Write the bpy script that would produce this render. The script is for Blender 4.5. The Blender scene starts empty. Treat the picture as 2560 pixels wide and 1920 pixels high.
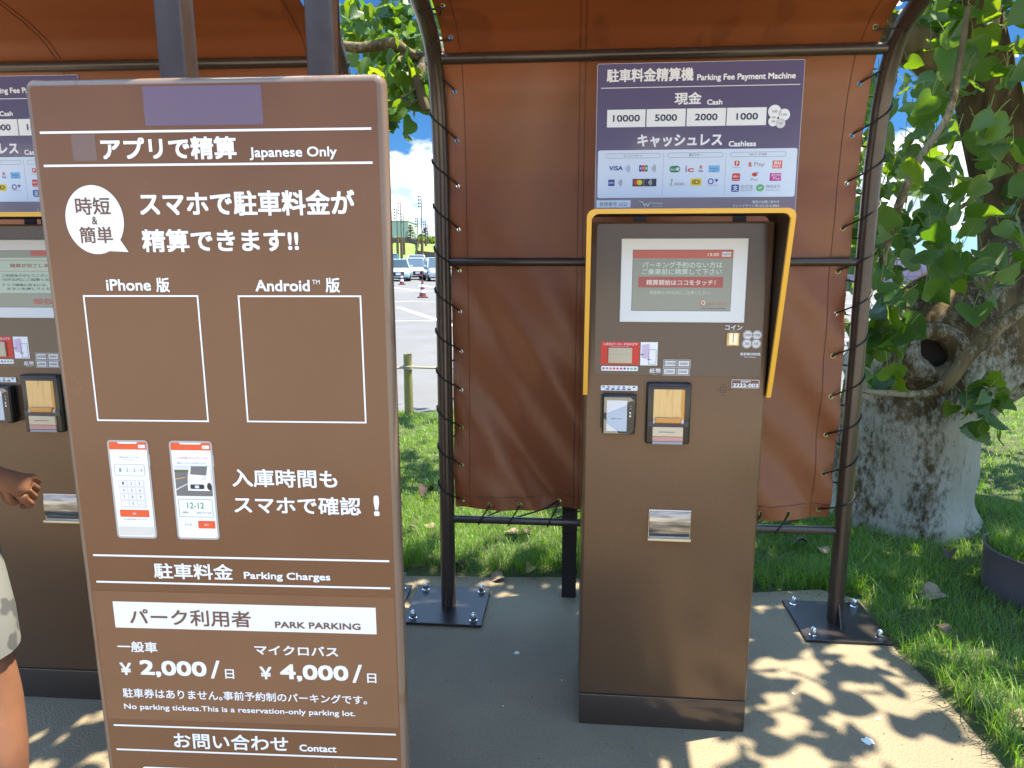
import bpy, bmesh, math, random
import numpy as np
from mathutils import Vector, Matrix
R = math.radians
PI = math.pi
scene = bpy.context.scene
COL = scene.collection

# ------------------------------------------------------------------ camera, sky, sun, exposure
CAM_H, CAM_PITCH, CAM_F = 1.5, R(9.97), 1783.0
cam_d = bpy.data.cameras.new('camera')
cam_d.sensor_width = 36.0
cam_d.lens = 36.0 * CAM_F / 2560.0
cam_d.clip_start, cam_d.clip_end = 0.05, 20000.0
cam = bpy.data.objects.new('camera', cam_d)
cam.location = (0, 0, CAM_H)
cam.rotation_euler = (PI / 2 - CAM_PITCH, 0, 0)
COL.objects.link(cam)
scene.camera = cam

SUN_EL, SUN_DIR_AZ = R(71.5), (0.972, 0.235)
world = bpy.data.worlds.new('World')
scene.world = world
world.use_nodes = True
wn, wl = world.node_tree.nodes, world.node_tree.links
for n in list(wn): wn.remove(n)
w_out = wn.new('ShaderNodeOutputWorld'); w_bg = wn.new('ShaderNodeBackground')
w_bg.inputs["Strength"].default_value = 0.06
sky = wn.new('ShaderNodeTexSky'); sky.sky_type = 'NISHITA'; sky.sun_disc = False
sky.sun_elevation = SUN_EL; sky.sun_rotation = math.atan2(*SUN_DIR_AZ)
sky.air_density = 0.8; sky.dust_density = 0.2; sky.ozone_density = 3.5
# cumulus bank: noise in the direction of view, thick near the horizon, breaking up above
w_tc = wn.new('ShaderNodeTexCoord'); w_sep = wn.new('ShaderNodeSeparateXYZ')
wl.new(w_tc.outputs['Generated'], w_sep.inputs[0])
w_map = wn.new('ShaderNodeMapping'); w_map.inputs['Scale'].default_value = (7, 7, 11)
w_map.inputs['Location'].default_value = (1.35, 2.2, 0.4)
wl.new(w_tc.outputs['Generated'], w_map.inputs['Vector'])
w_no = wn.new('ShaderNodeTexNoise'); w_no.inputs['Scale'].default_value = 1.0
w_no.inputs['Detail'].default_value = 9.0; w_no.inputs['Roughness'].default_value = 0.52
wl.new(w_map.outputs[0], w_no.inputs['Vector'])
def wmath(op, a, b=None):
    n = wn.new('ShaderNodeMath'); n.operation = op
    for i, v in enumerate((a, b)):
        if v is None: continue
        if isinstance(v, (int, float)): n.inputs[i].default_value = v
        else: wl.new(v, n.inputs[i])
    return n.outputs[0]
w_el = wmath('SUBTRACT', 0.125, w_sep.outputs['Z'])
w_cov = wmath('ADD', wmath('MULTIPLY', w_el, 5.0), wmath('MULTIPLY', wmath('SUBTRACT', w_no.outputs['Fac'], 0.5), 1.5))
w_ramp = wn.new('ShaderNodeValToRGB')
w_ramp.color_ramp.elements[0].position = 0.0; w_ramp.color_ramp.elements[1].position = 0.07
wl.new(w_cov, w_ramp.inputs['Fac'])
w_n2 = wn.new('ShaderNodeTexNoise'); w_n2.inputs['Scale'].default_value = 3.2; w_n2.inputs['Detail'].default_value = 6.0
wl.new(w_map.outputs[0], w_n2.inputs['Vector'])
w_cr = wn.new('ShaderNodeValToRGB')
w_cr.color_ramp.elements[0].position = 0.34; w_cr.color_ramp.elements[0].color = (3.6, 4.5, 5.6, 1)
w_cr.color_ramp.elements[1].position = 0.52; w_cr.color_ramp.elements[1].color = (8.0, 8.2, 8.5, 1)
wl.new(w_n2.outputs['Fac'], w_cr.inputs['Fac'])
# bright bluish cloud overhead, out of view, added as fill light
w_n3 = wn.new('ShaderNodeTexNoise'); w_n3.inputs['Scale'].default_value = 2.6; w_n3.inputs['Detail'].default_value = 7.0
wl.new(w_tc.outputs['Generated'], w_n3.inputs['Vector'])
w_hi = wn.new('ShaderNodeMapRange'); w_hi.interpolation_type = 'SMOOTHSTEP'
w_hi.inputs['From Min'].default_value = 0.30; w_hi.inputs['From Max'].default_value = 0.50
wl.new(w_sep.outputs['Z'], w_hi.inputs['Value'])
w_r3 = wn.new('ShaderNodeValToRGB'); w_r3.color_ramp.elements[0].position = 0.44; w_r3.color_ramp.elements[1].position = 0.54
wl.new(w_n3.outputs['Fac'], w_r3.inputs['Fac'])
w_mask = wmath('MAXIMUM', w_ramp.outputs['Color'], wmath('MULTIPLY', w_r3.outputs['Color'], w_hi.outputs[0]))
w_mix = wn.new('ShaderNodeMixRGB')
wl.new(w_mask, w_mix.inputs['Fac'])
w_deep = wn.new('ShaderNodeMixRGB'); w_deep.blend_type = 'MULTIPLY'; w_deep.inputs['Fac'].default_value = 1.0
w_deep.inputs['Color2'].default_value = (0.23, 0.47, 0.67, 1)          # deep subtropical blue
wl.new(sky.outputs[0], w_deep.inputs['Color1']); wl.new(w_deep.outputs[0], w_mix.inputs['Color1'])
w_ch = wn.new('ShaderNodeMixRGB'); wl.new(w_hi.outputs[0], w_ch.inputs['Fac']); wl.new(w_cr.outputs['Color'], w_ch.inputs['Color1'])
w_ch.inputs['Color2'].default_value = (8.0, 12.8, 20.5, 1); wl.new(w_ch.outputs[0], w_mix.inputs['Color2'])
wl.new(w_mix.outputs[0], w_bg.inputs['Color']); wl.new(w_bg.outputs[0], w_out.inputs['Surface'])

sun_d = bpy.data.lights.new('sun', 'SUN')
sun_d.energy = 5.0; sun_d.angle = R(0.53); sun_d.color = (1.0, 0.89, 0.68)
sun_o = bpy.data.objects.new('sun', sun_d)
sd = Vector((math.cos(SUN_EL) * SUN_DIR_AZ[0], math.cos(SUN_EL) * SUN_DIR_AZ[1], math.sin(SUN_EL)))
sun_o.rotation_euler = (-sd).to_track_quat('-Z', 'Y').to_euler()
sun_o.location = (6, 3, 12)
COL.objects.link(sun_o)

scene.view_settings.view_transform = 'Standard'
scene.view_settings.look = 'None'
scene.view_settings.exposure = 1.84
scene.view_settings.gamma = 1.0
scene.view_settings.use_curve_mapping = False
scene.cycles.max_bounces = 10
scene.cycles.transparent_max_bounces = 16

# ------------------------------------------------------------------ helpers
def at(px, py, Y):
    """world point that photo pixel (2560 x 1920) shows at the distance Y in front of the camera"""
    a = (px - 1280) / CAM_F; b = -(py - 960) / CAM_F
    d = Vector((a, math.cos(CAM_PITCH) + b * math.sin(CAM_PITCH), -math.sin(CAM_PITCH) + b * math.cos(CAM_PITCH)))
    return Vector((0, 0, CAM_H)) + d * (Y / d.y)

def lin(r, g, b):
    return tuple(((c / 255) / 12.92 if c / 255 <= 0.04045 else ((c / 255 + 0.055) / 1.055) ** 2.4) for c in (r, g, b))

MATS = {}
def mat(name, col, rough=0.5, metal=0.0, spec=0.5, coat=0.0, coat_r=0.1, noise=0.0, nscale=8.0, bump=0.0, bscale=60.0,
        emit=0.0, trans=0.0, tcol=None, col2=None, stretch=None, detail=6.0, rvar=0.0, nlow=0.35, nhigh=0.65, ior=1.5):
    m = bpy.data.materials.new(name); m.use_nodes = True
    nt = m.node_tree; p = nt.nodes['Principled BSDF']
    p.inputs['Base Color'].default_value = (*col, 1)
    p.inputs['Roughness'].default_value = rough
    p.inputs['Metallic'].default_value = metal
    p.inputs['Specular IOR Level'].default_value = spec
    p.inputs['Coat Weight'].default_value = coat
    p.inputs['Coat Roughness'].default_value = coat_r
    p.inputs['IOR'].default_value = ior
    if noise or bump or rvar:
        tc = nt.nodes.new('ShaderNodeTexCoord'); mp = nt.nodes.new('ShaderNodeMapping')
        if stretch: mp.inputs['Scale'].default_value = stretch
        nt.links.new(tc.outputs['Object'], mp.inputs['Vector'])
    if noise or rvar:
        no = nt.nodes.new('ShaderNodeTexNoise'); no.inputs['Scale'].default_value = nscale; no.inputs['Detail'].default_value = detail
        nt.links.new(mp.outputs[0], no.inputs['Vector'])
    if noise:
        rp = nt.nodes.new('ShaderNodeValToRGB')
        c2 = col2 if col2 else tuple(c * (1 - noise) for c in col)
        rp.color_ramp.elements[0].color = (*c2, 1); rp.color_ramp.elements[1].color = (*col, 1)
        rp.color_ramp.elements[0].position = nlow; rp.color_ramp.elements[1].position = nhigh
        nt.links.new(no.outputs['Fac'], rp.inputs['Fac']); nt.links.new(rp.outputs['Color'], p.inputs['Base Color'])
    if rvar:
        mr = nt.nodes.new('ShaderNodeMapRange'); mr.inputs['To Min'].default_value = rough - rvar; mr.inputs['To Max'].default_value = rough + rvar
        mr.inputs['From Min'].default_value = 0.3; mr.inputs['From Max'].default_value = 0.7
        nt.links.new(no.outputs['Fac'], mr.inputs['Value']); nt.links.new(mr.outputs[0], p.inputs['Roughness'])
    if bump:
        nb = nt.nodes.new('ShaderNodeTexNoise'); nb.inputs['Scale'].default_value = bscale; nb.inputs['Detail'].default_value = 5
        bp = nt.nodes.new('ShaderNodeBump'); bp.inputs['Strength'].default_value = bump; bp.inputs['Distance'].default_value = 0.01
        nt.links.new(mp.outputs[0], nb.inputs['Vector']); nt.links.new(nb.outputs['Fac'], bp.inputs['Height']); nt.links.new(bp.outputs[0], p.inputs['Normal'])
    if emit:
        p.inputs['Emission Color'].default_value = (*col, 1); p.inputs['Emission Strength'].default_value = emit
    if trans:
        out = nt.nodes['Material Output']; tb = nt.nodes.new('ShaderNodeBsdfTranslucent'); mx = nt.nodes.new('ShaderNodeMixShader')
        tb.inputs['Color'].default_value = (*(tcol or col), 1); mx.inputs['Fac'].default_value = trans
        nt.links.new(p.outputs[0], mx.inputs[1]); nt.links.new(tb.outputs[0], mx.inputs[2]); nt.links.new(mx.outputs[0], out.inputs['Surface'])
    MATS[name] = m
    return m

class MB:
    """collects shapes; build() links them as ONE mesh object"""
    def __init__(s): s.v = []; s.f = []; s.m = []; s.mats = []
    def mi(s, m):
        if m not in s.mats: s.mats.append(m)
        return s.mats.index(m)
    def add(s, vs, fs, m):
        o = len(s.v); i = s.mi(m)
        s.v += [tuple(v) for v in vs]; s.f += [tuple(o + k for k in f) for f in fs]; s.m += [i] * len(fs)
    def box(s, x0, x1, y0, y1, z0, z1, m):
        s.add([(x0, y0, z0), (x1, y0, z0), (x1, y1, z0), (x0, y1, z0), (x0, y0, z1), (x1, y0, z1), (x1, y1, z1), (x0, y1, z1)],
              [(0, 3, 2, 1), (4, 5, 6, 7), (0, 1, 5, 4), (1, 2, 6, 5), (2, 3, 7, 6), (3, 0, 4, 7)], m)
    def rbox(s, x0, x1, y0, y1, z0, z1, m, r=0.01, seg=3):
        bm = bmesh.new(); bmesh.ops.create_cube(bm, size=1)
        for v in bm.verts: v.co = ((x0 + x1) / 2 + v.co.x * (x1 - x0), (y0 + y1) / 2 + v.co.y * (y1 - y0), (z0 + z1) / 2 + v.co.z * (z1 - z0))
        bmesh.ops.bevel(bm, geom=list(bm.edges), offset=r, segments=seg, affect='EDGES', profile=0.5)
        s.bm(bm, m)
    def bm(s, bm, m):
        bm.verts.ensure_lookup_table(); bm.verts.index_update()
        s.add([v.co[:] for v in bm.verts], [[v.index for v in f.verts] for f in bm.faces], m); bm.free()
    def tube(s, pts, rad, m, seg=12, caps=True, jitter=0, rng=None):
        pts = [Vector(p) for p in pts]; n = len(pts)
        if not hasattr(rad, '__len__'): rad = [rad] * n
        t0 = (pts[1] - pts[0]).normalized()
        up = Vector((0, 0, 1)) if abs(t0.z) < 0.9 else Vector((1, 0, 0))
        x = t0.cross(up).normalized(); vs = []; fs = []
        for i, p in enumerate(pts):
            t = (pts[min(i + 1, n - 1)] - pts[max(i - 1, 0)]).normalized()
            x = (x - t * x.dot(t)).normalized(); y = t.cross(x)
            for k in range(seg):
                a = 2 * PI * k / seg; rr = rad[i]
                if jitter: rr *= 1 + jitter * (rng.random() - 0.5)
                vs.append(p + x * math.cos(a) * rr + y * math.sin(a) * rr)
        for i in range(n - 1):
            for k in range(seg):
                k2 = (k + 1) % seg
                fs.append((i * seg + k, i * seg + k2, (i + 1) * seg + k2, (i + 1) * seg + k))
        if caps: fs += [tuple(range(seg))[::-1], tuple((n - 1) * seg + k for k in range(seg))]
        s.add(vs, fs, m)
    def lathe(s, prof, c, m, seg=20):
        vs = []; fs = []
        for r, z in prof:
            for k in range(seg):
                a = 2 * PI * k / seg; vs.append((c[0] + r * math.cos(a), c[1] + r * math.sin(a), c[2] + z))
        for i in range(len(prof) - 1):
            for k in range(seg):
                k2 = (k + 1) % seg; fs.append((i * seg + k, i * seg + k2, (i + 1) * seg + k2, (i + 1) * seg + k))
        fs += [tuple(range(seg))[::-1], tuple((len(prof) - 1) * seg + k for k in range(seg))]
        s.add(vs, fs, m)
    # flat artwork on a panel facing -y: x right, z up, y = -layer
    def poly(s, pts, y, m): s.add([(p[0], y, p[1]) for p in pts], [tuple(range(len(pts)))], m)
    def rect(s, x0, x1, z0, z1, y, m): s.poly([(x0, z0), (x1, z0), (x1, z1), (x0, z1)], y, m)
    def rrect(s, x0, x1, z0, z1, r, y, m): s.poly(rrpts(x0, x1, z0, z1, r), y, m)
    def frame(s, x0, x1, z0, z1, t, y, m):
        s.rect(x0, x1, z1 - t, z1, y, m); s.rect(x0, x1, z0, z0 + t, y, m); s.rect(x0, x0 + t, z0 + t, z1 - t, y, m); s.rect(x1 - t, x1, z0 + t, z1 - t, y, m)
    def rframe(s, x0, x1, z0, z1, r, t, y, m):
        a = rrpts(x0, x1, z0, z1, r); b = rrpts(x0 + t, x1 - t, z0 + t, z1 - t, max(r - t, 0.0002)); n = len(a)
        s.add([(p[0], y, p[1]) for p in a + b], [(i, (i + 1) % n, n + (i + 1) % n, n + i) for i in range(n)], m)
    def disc(s, x, z, r, y, m, seg=28, rz=None):
        s.poly([(x + r * math.cos(2 * PI * k / seg), z + (rz or r) * math.sin(2 * PI * k / seg)) for k in range(seg)], y, m)
    def ring(s, x, z, r, t, y, m, seg=28, a0=0, a1=2 * PI):
        vs = []; n = seg + 1
        for k in range(n):
            a = a0 + (a1 - a0) * k / seg
            vs += [(x + r * math.cos(a), y, z + r * math.sin(a)), (x + (r - t) * math.cos(a), y, z + (r - t) * math.sin(a))]
        s.add(vs, [(2 * k, 2 * k + 2, 2 * k + 3, 2 * k + 1) for k in range(seg)], m)
    def text(s, body, x0, x1, z0, z1, y, m, bold=0.018, keep=False):
        vs, fs = glyphs(body)
        mnx = min(v[0] for v in vs); mxx = max(v[0] for v in vs); mnz = min(v[1] for v in vs); mxz = max(v[1] for v in vs)
        sx = (x1 - x0) / max(mxx - mnx, 1e-6); sz = (z1 - z0) / max(mxz - mnz, 1e-6)
        # heavier strokes: the same outline laid five times, each a hair in front of the last
        d = bold * 0.95 * min(abs(sz), abs(sx) * 1.3); sx *= (x1 - x0 - 2 * d) / (x1 - x0); sz *= (z1 - z0 - 2 * d) / (z1 - z0)
        for q, (ex, ez) in enumerate(((0, 0), (d, d), (-d, d), (d, -d), (-d, -d)) if bold > 0 else ((0, 0),)):
            s.add([(x0 + d + ex + (v[0] - mnx) * sx, y - 0.00005 * q, z0 + d + ez + (v[1] - mnz) * sz) for v in vs], fs, m)
    def build(s, name, parent=None, smooth=False, bevel=0, loc=None, weld=False):
        me = bpy.data.meshes.new(name); me.from_pydata(s.v, [], s.f)
        for m in s.mats: me.materials.append(m)
        me.polygons.foreach_set('material_index', s.m)
        if smooth:
            me.polygons.foreach_set('use_smooth', [True] * len(s.f))
        me.update()
        if smooth: me.set_sharp_from_angle(angle=R(40))
        o = bpy.data.objects.new(name, me); COL.objects.link(o)
        if parent: o.parent = parent
        if loc: o.location = loc
        if bevel:
            b = o.modifiers.new('bevel', 'BEVEL'); b.width = bevel; b.segments = 2; b.limit_method = 'ANGLE'
        return o

def rrpts(x0, x1, z0, z1, r, n=5):
    o = []
    for cx, cz, a in ((x1 - r, z1 - r, 0), (x0 + r, z1 - r, 90), (x0 + r, z0 + r, 180), (x1 - r, z0 + r, 270)):
        for k in range(n + 1):
            t = R(a + 90 * k / n); o.append((cx + r * math.cos(t), cz + r * math.sin(t)))
    return o

GL = {}
def glyphs(body):
    k = body
    if k not in GL:
        c = bpy.data.curves.new('t', 'FONT'); c.body = body; c.size = 1; c.resolution_u = 3
        o = bpy.data.objects.new('t', c); COL.objects.link(o)
        me = o.to_mesh()
        GL[k] = ([tuple(v.co[:2]) for v in me.vertices], [tuple(p.vertices) for p in me.polygons])
        o.to_mesh_clear(); bpy.data.objects.remove(o); bpy.data.curves.remove(c)
    return GL[k]

def tag(o, label=None, cat=None, group=None, kind=None):
    if label: o['label'] = label
    if cat: o['category'] = cat
    if group: o['group'] = group
    if kind: o['kind'] = kind
    return o
def empty(name, loc, rz=0, label=None, cat=None, group=None):
    o = bpy.data.objects.new(name, None); o.location = loc; o.rotation_euler = (0, 0, rz); o.empty_display_size = 0.2
    COL.objects.link(o); return tag(o, label, cat, group)
def dup(o, parent=None):
    c = o.copy(); COL.objects.link(c)
    if parent: c.parent = parent
    for ch in o.children: dup(ch, c)
    return c

def mesh_np(name, V, F, m, attr=None, parent=None, smooth=False):
    """V (n,3), F (k,4) quads"""
    me = bpy.data.meshes.new(name)
    n, k = len(V), len(F); c = F.shape[1]
    me.vertices.add(n); me.vertices.foreach_set('co', V.astype(np.float32).ravel())
    me.loops.add(k * c); me.loops.foreach_set('vertex_index', F.astype(np.int32).ravel())
    me.polygons.add(k); me.polygons.foreach_set('loop_start', (np.arange(k) * c).astype(np.int32))
    me.polygons.foreach_set('loop_total', np.full(k, c, np.int32))
    me.update(calc_edges=True)
    if attr is not None:
        a = me.attributes.new('tint', 'FLOAT', 'POINT'); a.data.foreach_set('value', attr.astype(np.float32))
    if smooth: me.polygons.foreach_set('use_smooth', np.ones(k, bool))
    me.materials.append(m)
    o = bpy.data.objects.new(name, me); COL.objects.link(o)
    if parent: o.parent = parent
    return o

# ------------------------------------------------------------------ materials
white = mat('white_vinyl', (0.84, 0.87, 0.91), 0.35, spec=0.4)
offwhite = mat('off_white', (0.66, 0.66, 0.62), 0.4)
sign_brown = mat('sign_film_brown', (0.166, 0.076, 0.038), 0.24, spec=0.42, coat=0.12, coat_r=0.15, noise=0.12, nscale=3.5, rvar=0.06)
sign_stick = mat('glossy_patch', (0.188, 0.090, 0.048), 0.13, spec=0.5, coat=0.3, coat_r=0.05, noise=0.08, nscale=6)
sign_purple = mat('purple_patch', (0.145, 0.100, 0.150), 0.22, spec=0.6, coat=0.3)
sign_faint = mat('faint_patch', (0.15, 0.088, 0.075), 0.2, spec=0.6, coat=0.4)
film = mat('clear_edge_film', (0.185, 0.130, 0.098), 0.18, spec=0.4, coat=0.25, coat_r=0.08, noise=0.5, nscale=7, col2=(0.15, 0.085, 0.052), stretch=(3, 3, 1.2), nlow=0.30, nhigh=0.42)
steel_br = mat('brown_painted_steel', (0.060, 0.042, 0.034), 0.30, metal=0.25, spec=0.6, coat=0.3, coat_r=0.12, noise=0.2, nscale=30)
steel_dk = mat('dark_painted_steel', (0.035, 0.029, 0.028), 0.34, metal=0.3, spec=0.5)
chrome = mat('chrome', (0.78, 0.78, 0.80), 0.10, metal=1.0)
mach = mat('machine_paint', (0.140, 0.083, 0.047), 0.29, metal=0.25, spec=0.45, coat=0.08, coat_r=0.2, noise=0.08, nscale=90)
mach_panel = mat('machine_panel_film', (0.064, 0.041, 0.036), 0.17, spec=0.55, coat=0.2, coat_r=0.1)
mach_dark = mat('dark_recess', (0.030, 0.022, 0.018), 0.5)
yellow = mat('yellow_rim_paint', (0.78, 0.42, 0.035), 0.30, spec=0.5, coat=0.3)
hdr_purple = mat('header_print', (0.125, 0.090, 0.155), 0.13, spec=0.6, coat=0.5, coat_r=0.03)
print_blue = mat('print_blue', (0.015, 0.06, 0.30), 0.4)
print_navy = mat('print_navy', (0.02, 0.03, 0.06), 0.4)
print_grey = mat('print_grey', (0.23, 0.24, 0.27), 0.4)
print_black = mat('print_black', (0.02, 0.02, 0.025), 0.4)
print_red = mat('print_red', (0.62, 0.035, 0.025), 0.4)
print_orange = mat('print_orange', (0.75, 0.10, 0.03), 0.4)
print_green = mat('print_green', (0.02, 0.22, 0.09), 0.4)
print_lime = mat('print_lime', (0.12, 0.45, 0.14), 0.4)
print_yellow = mat('print_yellow', (0.80, 0.62, 0.03), 0.4)
print_pink = mat('print_pink', (0.55, 0.02, 0.30), 0.4)
print_sky = mat('print_sky', (0.20, 0.48, 0.78), 0.4)
print_lav = mat('print_lavender', (0.62, 0.50, 0.68), 0.4)
print_brown = mat('print_brown', (0.15, 0.08, 0.055), 0.4)
pale_blue = mat('pale_print', (0.66, 0.76, 0.90), 0.3, coat=0.3)
phone_grey = mat('phone_grey', (0.42, 0.42, 0.42), 0.4)
key_grey = mat('key_grey', (0.68, 0.69, 0.71), 0.4)
photo_road = mat('photo_road', (0.16, 0.16, 0.17), 0.4)
photo_green = mat('photo_hedge', (0.10, 0.14, 0.06), 0.4)
lcd_grey = mat('lcd_lit_grey', (0.17, 0.185, 0.165), 0.12, spec=0.5, emit=0.14)
lcd_red = mat('lcd_lit_red', (0.31, 0.075, 0.060), 0.12, emit=0.12)
lcd_btn = mat('lcd_lit_button', (0.24, 0.055, 0.058), 0.12, emit=0.12)
lcd_txt = mat('lcd_lit_text', (0.36, 0.46, 0.41), 0.2, emit=0.10)
lcd_white = mat('lcd_lit_white', (0.52, 0.50, 0.46), 0.2, emit=0.10)
bezel = mat('screen_bezel_white', (0.72, 0.75, 0.76), 0.35, noise=0.05, nscale=4)
navy = mat('navy_plastic', (0.012, 0.016, 0.045), 0.22, spec=0.6)
black_pl = mat('black_plastic', (0.015, 0.016, 0.016), 0.25, spec=0.6)
worn_brass = mat('worn_yellow_plate', (0.66, 0.47, 0.22), 0.32, metal=0.25, noise=1, nscale=16, col2=(0.46, 0.29, 0.10), stretch=(6, 1, 0.7), nlow=0.3, nhigh=0.5)
amber = mat('amber_plastic', (0.62, 0.26, 0.03), 0.25, spec=0.6, coat=0.4)
pinkish = mat('pink_label', (0.62, 0.30, 0.24), 0.4)
steel_tray = mat('brushed_steel', (0.62, 0.60, 0.57), 0.20, metal=1.0, noise=0.25, nscale=60, stretch=(1, 1, 12))
card_scr = mat('reader_screen', (0.30, 0.44, 0.62), 0.05, spec=0.8, coat=1.0, coat_r=0.02)
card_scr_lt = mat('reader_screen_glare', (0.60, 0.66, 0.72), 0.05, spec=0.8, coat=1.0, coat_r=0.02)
reader_tan = mat('reader_bezel', (0.32, 0.27, 0.20), 0.2, coat=0.4)
cord_m = mat('black_cord', (0.010, 0.010, 0.010), 0.6)
brass = mat('brass_eyelet', (0.42, 0.34, 0.20), 0.35, metal=0.8)

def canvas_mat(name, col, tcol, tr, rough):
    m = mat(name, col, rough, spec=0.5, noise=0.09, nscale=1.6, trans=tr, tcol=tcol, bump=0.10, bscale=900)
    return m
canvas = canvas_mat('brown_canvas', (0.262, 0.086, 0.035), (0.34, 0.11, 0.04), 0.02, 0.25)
canvas_roof = canvas_mat('brown_canvas_roof', (0.200, 0.054, 0.016), (0.22, 0.054, 0.010), 0.02, 0.45)  # orange glow of sun through the roof put into its base colour

# pavement: beige resin-bound screed
def ground_mat(name, c1, c2, sc, rough, bump, bsc, speck=0.0, c3=None):
    m = mat(name, c1, rough, spec=0.45, noise=1, nscale=sc, col2=c2, bump=bump, bscale=bsc, detail=10)
    nt = m.node_tree; p = nt.nodes['Principled BSDF']
    src = p.inputs['Base Color'].links[0].from_socket
    tc = nt.nodes.new('ShaderNodeTexCoord')
    if speck:
        v = nt.nodes.new('ShaderNodeTexNoise'); v.inputs['Scale'].default_value = 190; v.inputs['Detail'].default_value = 6
        nt.links.new(tc.outputs['Object'], v.inputs['Vector'])
        rp = nt.nodes.new('ShaderNodeValToRGB'); rp.color_ramp.elements[0].position = 0.34; rp.color_ramp.elements[1].position = 0.44
        rp.color_ramp.elements[0].color = (1 - speck, 1 - speck, 1 - speck, 1)
        nt.links.new(v.outputs['Fac'], rp.inputs['Fac'])
        mx = nt.nodes.new('ShaderNodeMixRGB'); mx.blend_type = 'MULTIPLY'; mx.inputs['Fac'].default_value = 1
        nt.links.new(src, mx.inputs['Color1']); nt.links.new(rp.outputs['Color'], mx.inputs['Color2']); nt.links.new(mx.outputs[0], p.inputs['Base Color'])
    return m
pave_m = ground_mat('beige_screed', (0.235, 0.190, 0.122), (0.185, 0.150, 0.098), 1.7, 0.65, 0.5, 130, 0.38)
asph_m = ground_mat('lot_asphalt', (0.115, 0.120, 0.132), (0.096, 0.100, 0.110), 1.1, 0.9, 0.2, 90, 0.15)
soil_m = ground_mat('lawn_soil', (0.055, 0.085, 0.020), (0.042, 0.044, 0.020), 5.0, 0.95, 0.6, 40, 0.3)
line_m = mat('road_paint', (0.74, 0.74, 0.72), 0.7, noise=0.12, nscale=14)
hill_m = mat('hill_grass', (0.150, 0.250, 0.035), 0.95, noise=1, nscale=0.35, col2=(0.085, 0.160, 0.025), detail=12)
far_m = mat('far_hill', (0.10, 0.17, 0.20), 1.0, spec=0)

def leafy(name, c_a, c_b, t_a, t_b, tr, rough):
    m = bpy.data.materials.new(name); m.use_nodes = True
    nt = m.node_tree; p = nt.nodes['Principled BSDF']; out = nt.nodes['Material Output']
    at_ = nt.nodes.new('ShaderNodeAttribute'); at_.attribute_name = 'tint'
    def ramp(a, b):
        r = nt.nodes.new('ShaderNodeMixRGB'); r.inputs['Color1'].default_value = (*a, 1); r.inputs['Color2'].default_value = (*b, 1)
        nt.links.new(at_.outputs['Fac'], r.inputs['Fac']); return r.outputs[0]
    nt.links.new(ramp(c_a, c_b), p.inputs['Base Color']); p.inputs['Roughness'].default_value = rough; p.inputs['Specular IOR Level'].default_value = 0.5
    t = nt.nodes.new('ShaderNodeBsdfTranslucent'); nt.links.new(ramp(t_a, t_b), t.inputs['Color'])
    mx = nt.nodes.new('ShaderNodeMixShader'); mx.inputs['Fac'].default_value = tr
    nt.links.new(p.outputs[0], mx.inputs[1]); nt.links.new(t.outputs[0], mx.inputs[2]); nt.links.new(mx.outputs[0], out.inputs['Surface'])
    return m
leaf_m = leafy('tree_leaf', (0.024, 0.072, 0.018), (0.075, 0.140, 0.028), (0.13, 0.33, 0.010), (0.50, 0.68, 0.02), 0.30, 0.42)
grass_m = leafy('grass_blade', (0.045, 0.125, 0.012), (0.165, 0.250, 0.034), (0.16, 0.42, 0.012), (0.42, 0.66, 0.03), 0.36, 0.46)

def bark_mat(name, dark, mid, pale, amount, fade=0.0):
    m = mat(name, mid, 0.92, spec=0.15, noise=1, nscale=11, col2=dark, detail=14, stretch=(1, 1, 0.30), bump=1.0, bscale=34)
    nt = m.node_tree; p = nt.nodes['Principled BSDF']; src = p.inputs['Base Color'].links[0].from_socket
    tc = nt.nodes.new('ShaderNodeTexCoord'); mp = nt.nodes.new('ShaderNodeMapping'); mp.inputs['Scale'].default_value = (1, 1, 0.55)
    nt.links.new(tc.outputs['Object'], mp.inputs['Vector'])
    def noise(sc, det, ro):
        n = nt.nodes.new('ShaderNodeTexNoise'); n.inputs['Scale'].default_value = sc; n.inputs['Detail'].default_value = det; n.inputs['Roughness'].default_value = ro
        nt.links.new(mp.outputs[0], n.inputs['Vector']); return n.outputs['Fac']
    def mth(op, a, b):
        n = nt.nodes.new('ShaderNodeMath'); n.operation = op
        for i, v in enumerate((a, b)):
            if isinstance(v, (int, float)): n.inputs[i].default_value = v
            else: nt.links.new(v, n.inputs[i])
        return n.outputs[0]
    sp = nt.nodes.new('ShaderNodeSeparateXYZ'); nt.links.new(tc.outputs['Object'], sp.inputs[0])
    f = mth('ADD', mth('MULTIPLY', noise(2.4, 4, 0.6), 0.9), mth('MULTIPLY', noise(38, 14, 0.8), 0.85))
    f = mth('SUBTRACT', f, mth('MULTIPLY', mth('MAXIMUM', mth('SUBTRACT', sp.outputs['Z'], 0.55), 0.0), fade))
    r = nt.nodes.new('ShaderNodeValToRGB'); r.color_ramp.elements[0].position = 1.00 - amount; r.color_ramp.elements[1].position = 1.16 - amount
    nt.links.new(f, r.inputs['Fac'])
    mx = nt.nodes.new('ShaderNodeMixRGB'); nt.links.new(r.outputs['Color'], mx.inputs['Fac']); nt.links.new(src, mx.inputs['Color1'])
    mx.inputs['Color2'].default_value = (*pale, 1); nt.links.new(mx.outputs[0], p.inputs['Base Color'])
    return m
bark = bark_mat('lichen_bark', (0.040, 0.028, 0.014), (0.115, 0.083, 0.040), (0.33, 0.315, 0.250), 0.265, 0.17)
bark_thin = bark_mat('limb_bark', (0.075, 0.056, 0.028), (0.165, 0.130, 0.068), (0.24, 0.215, 0.145), 0.08)
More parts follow.
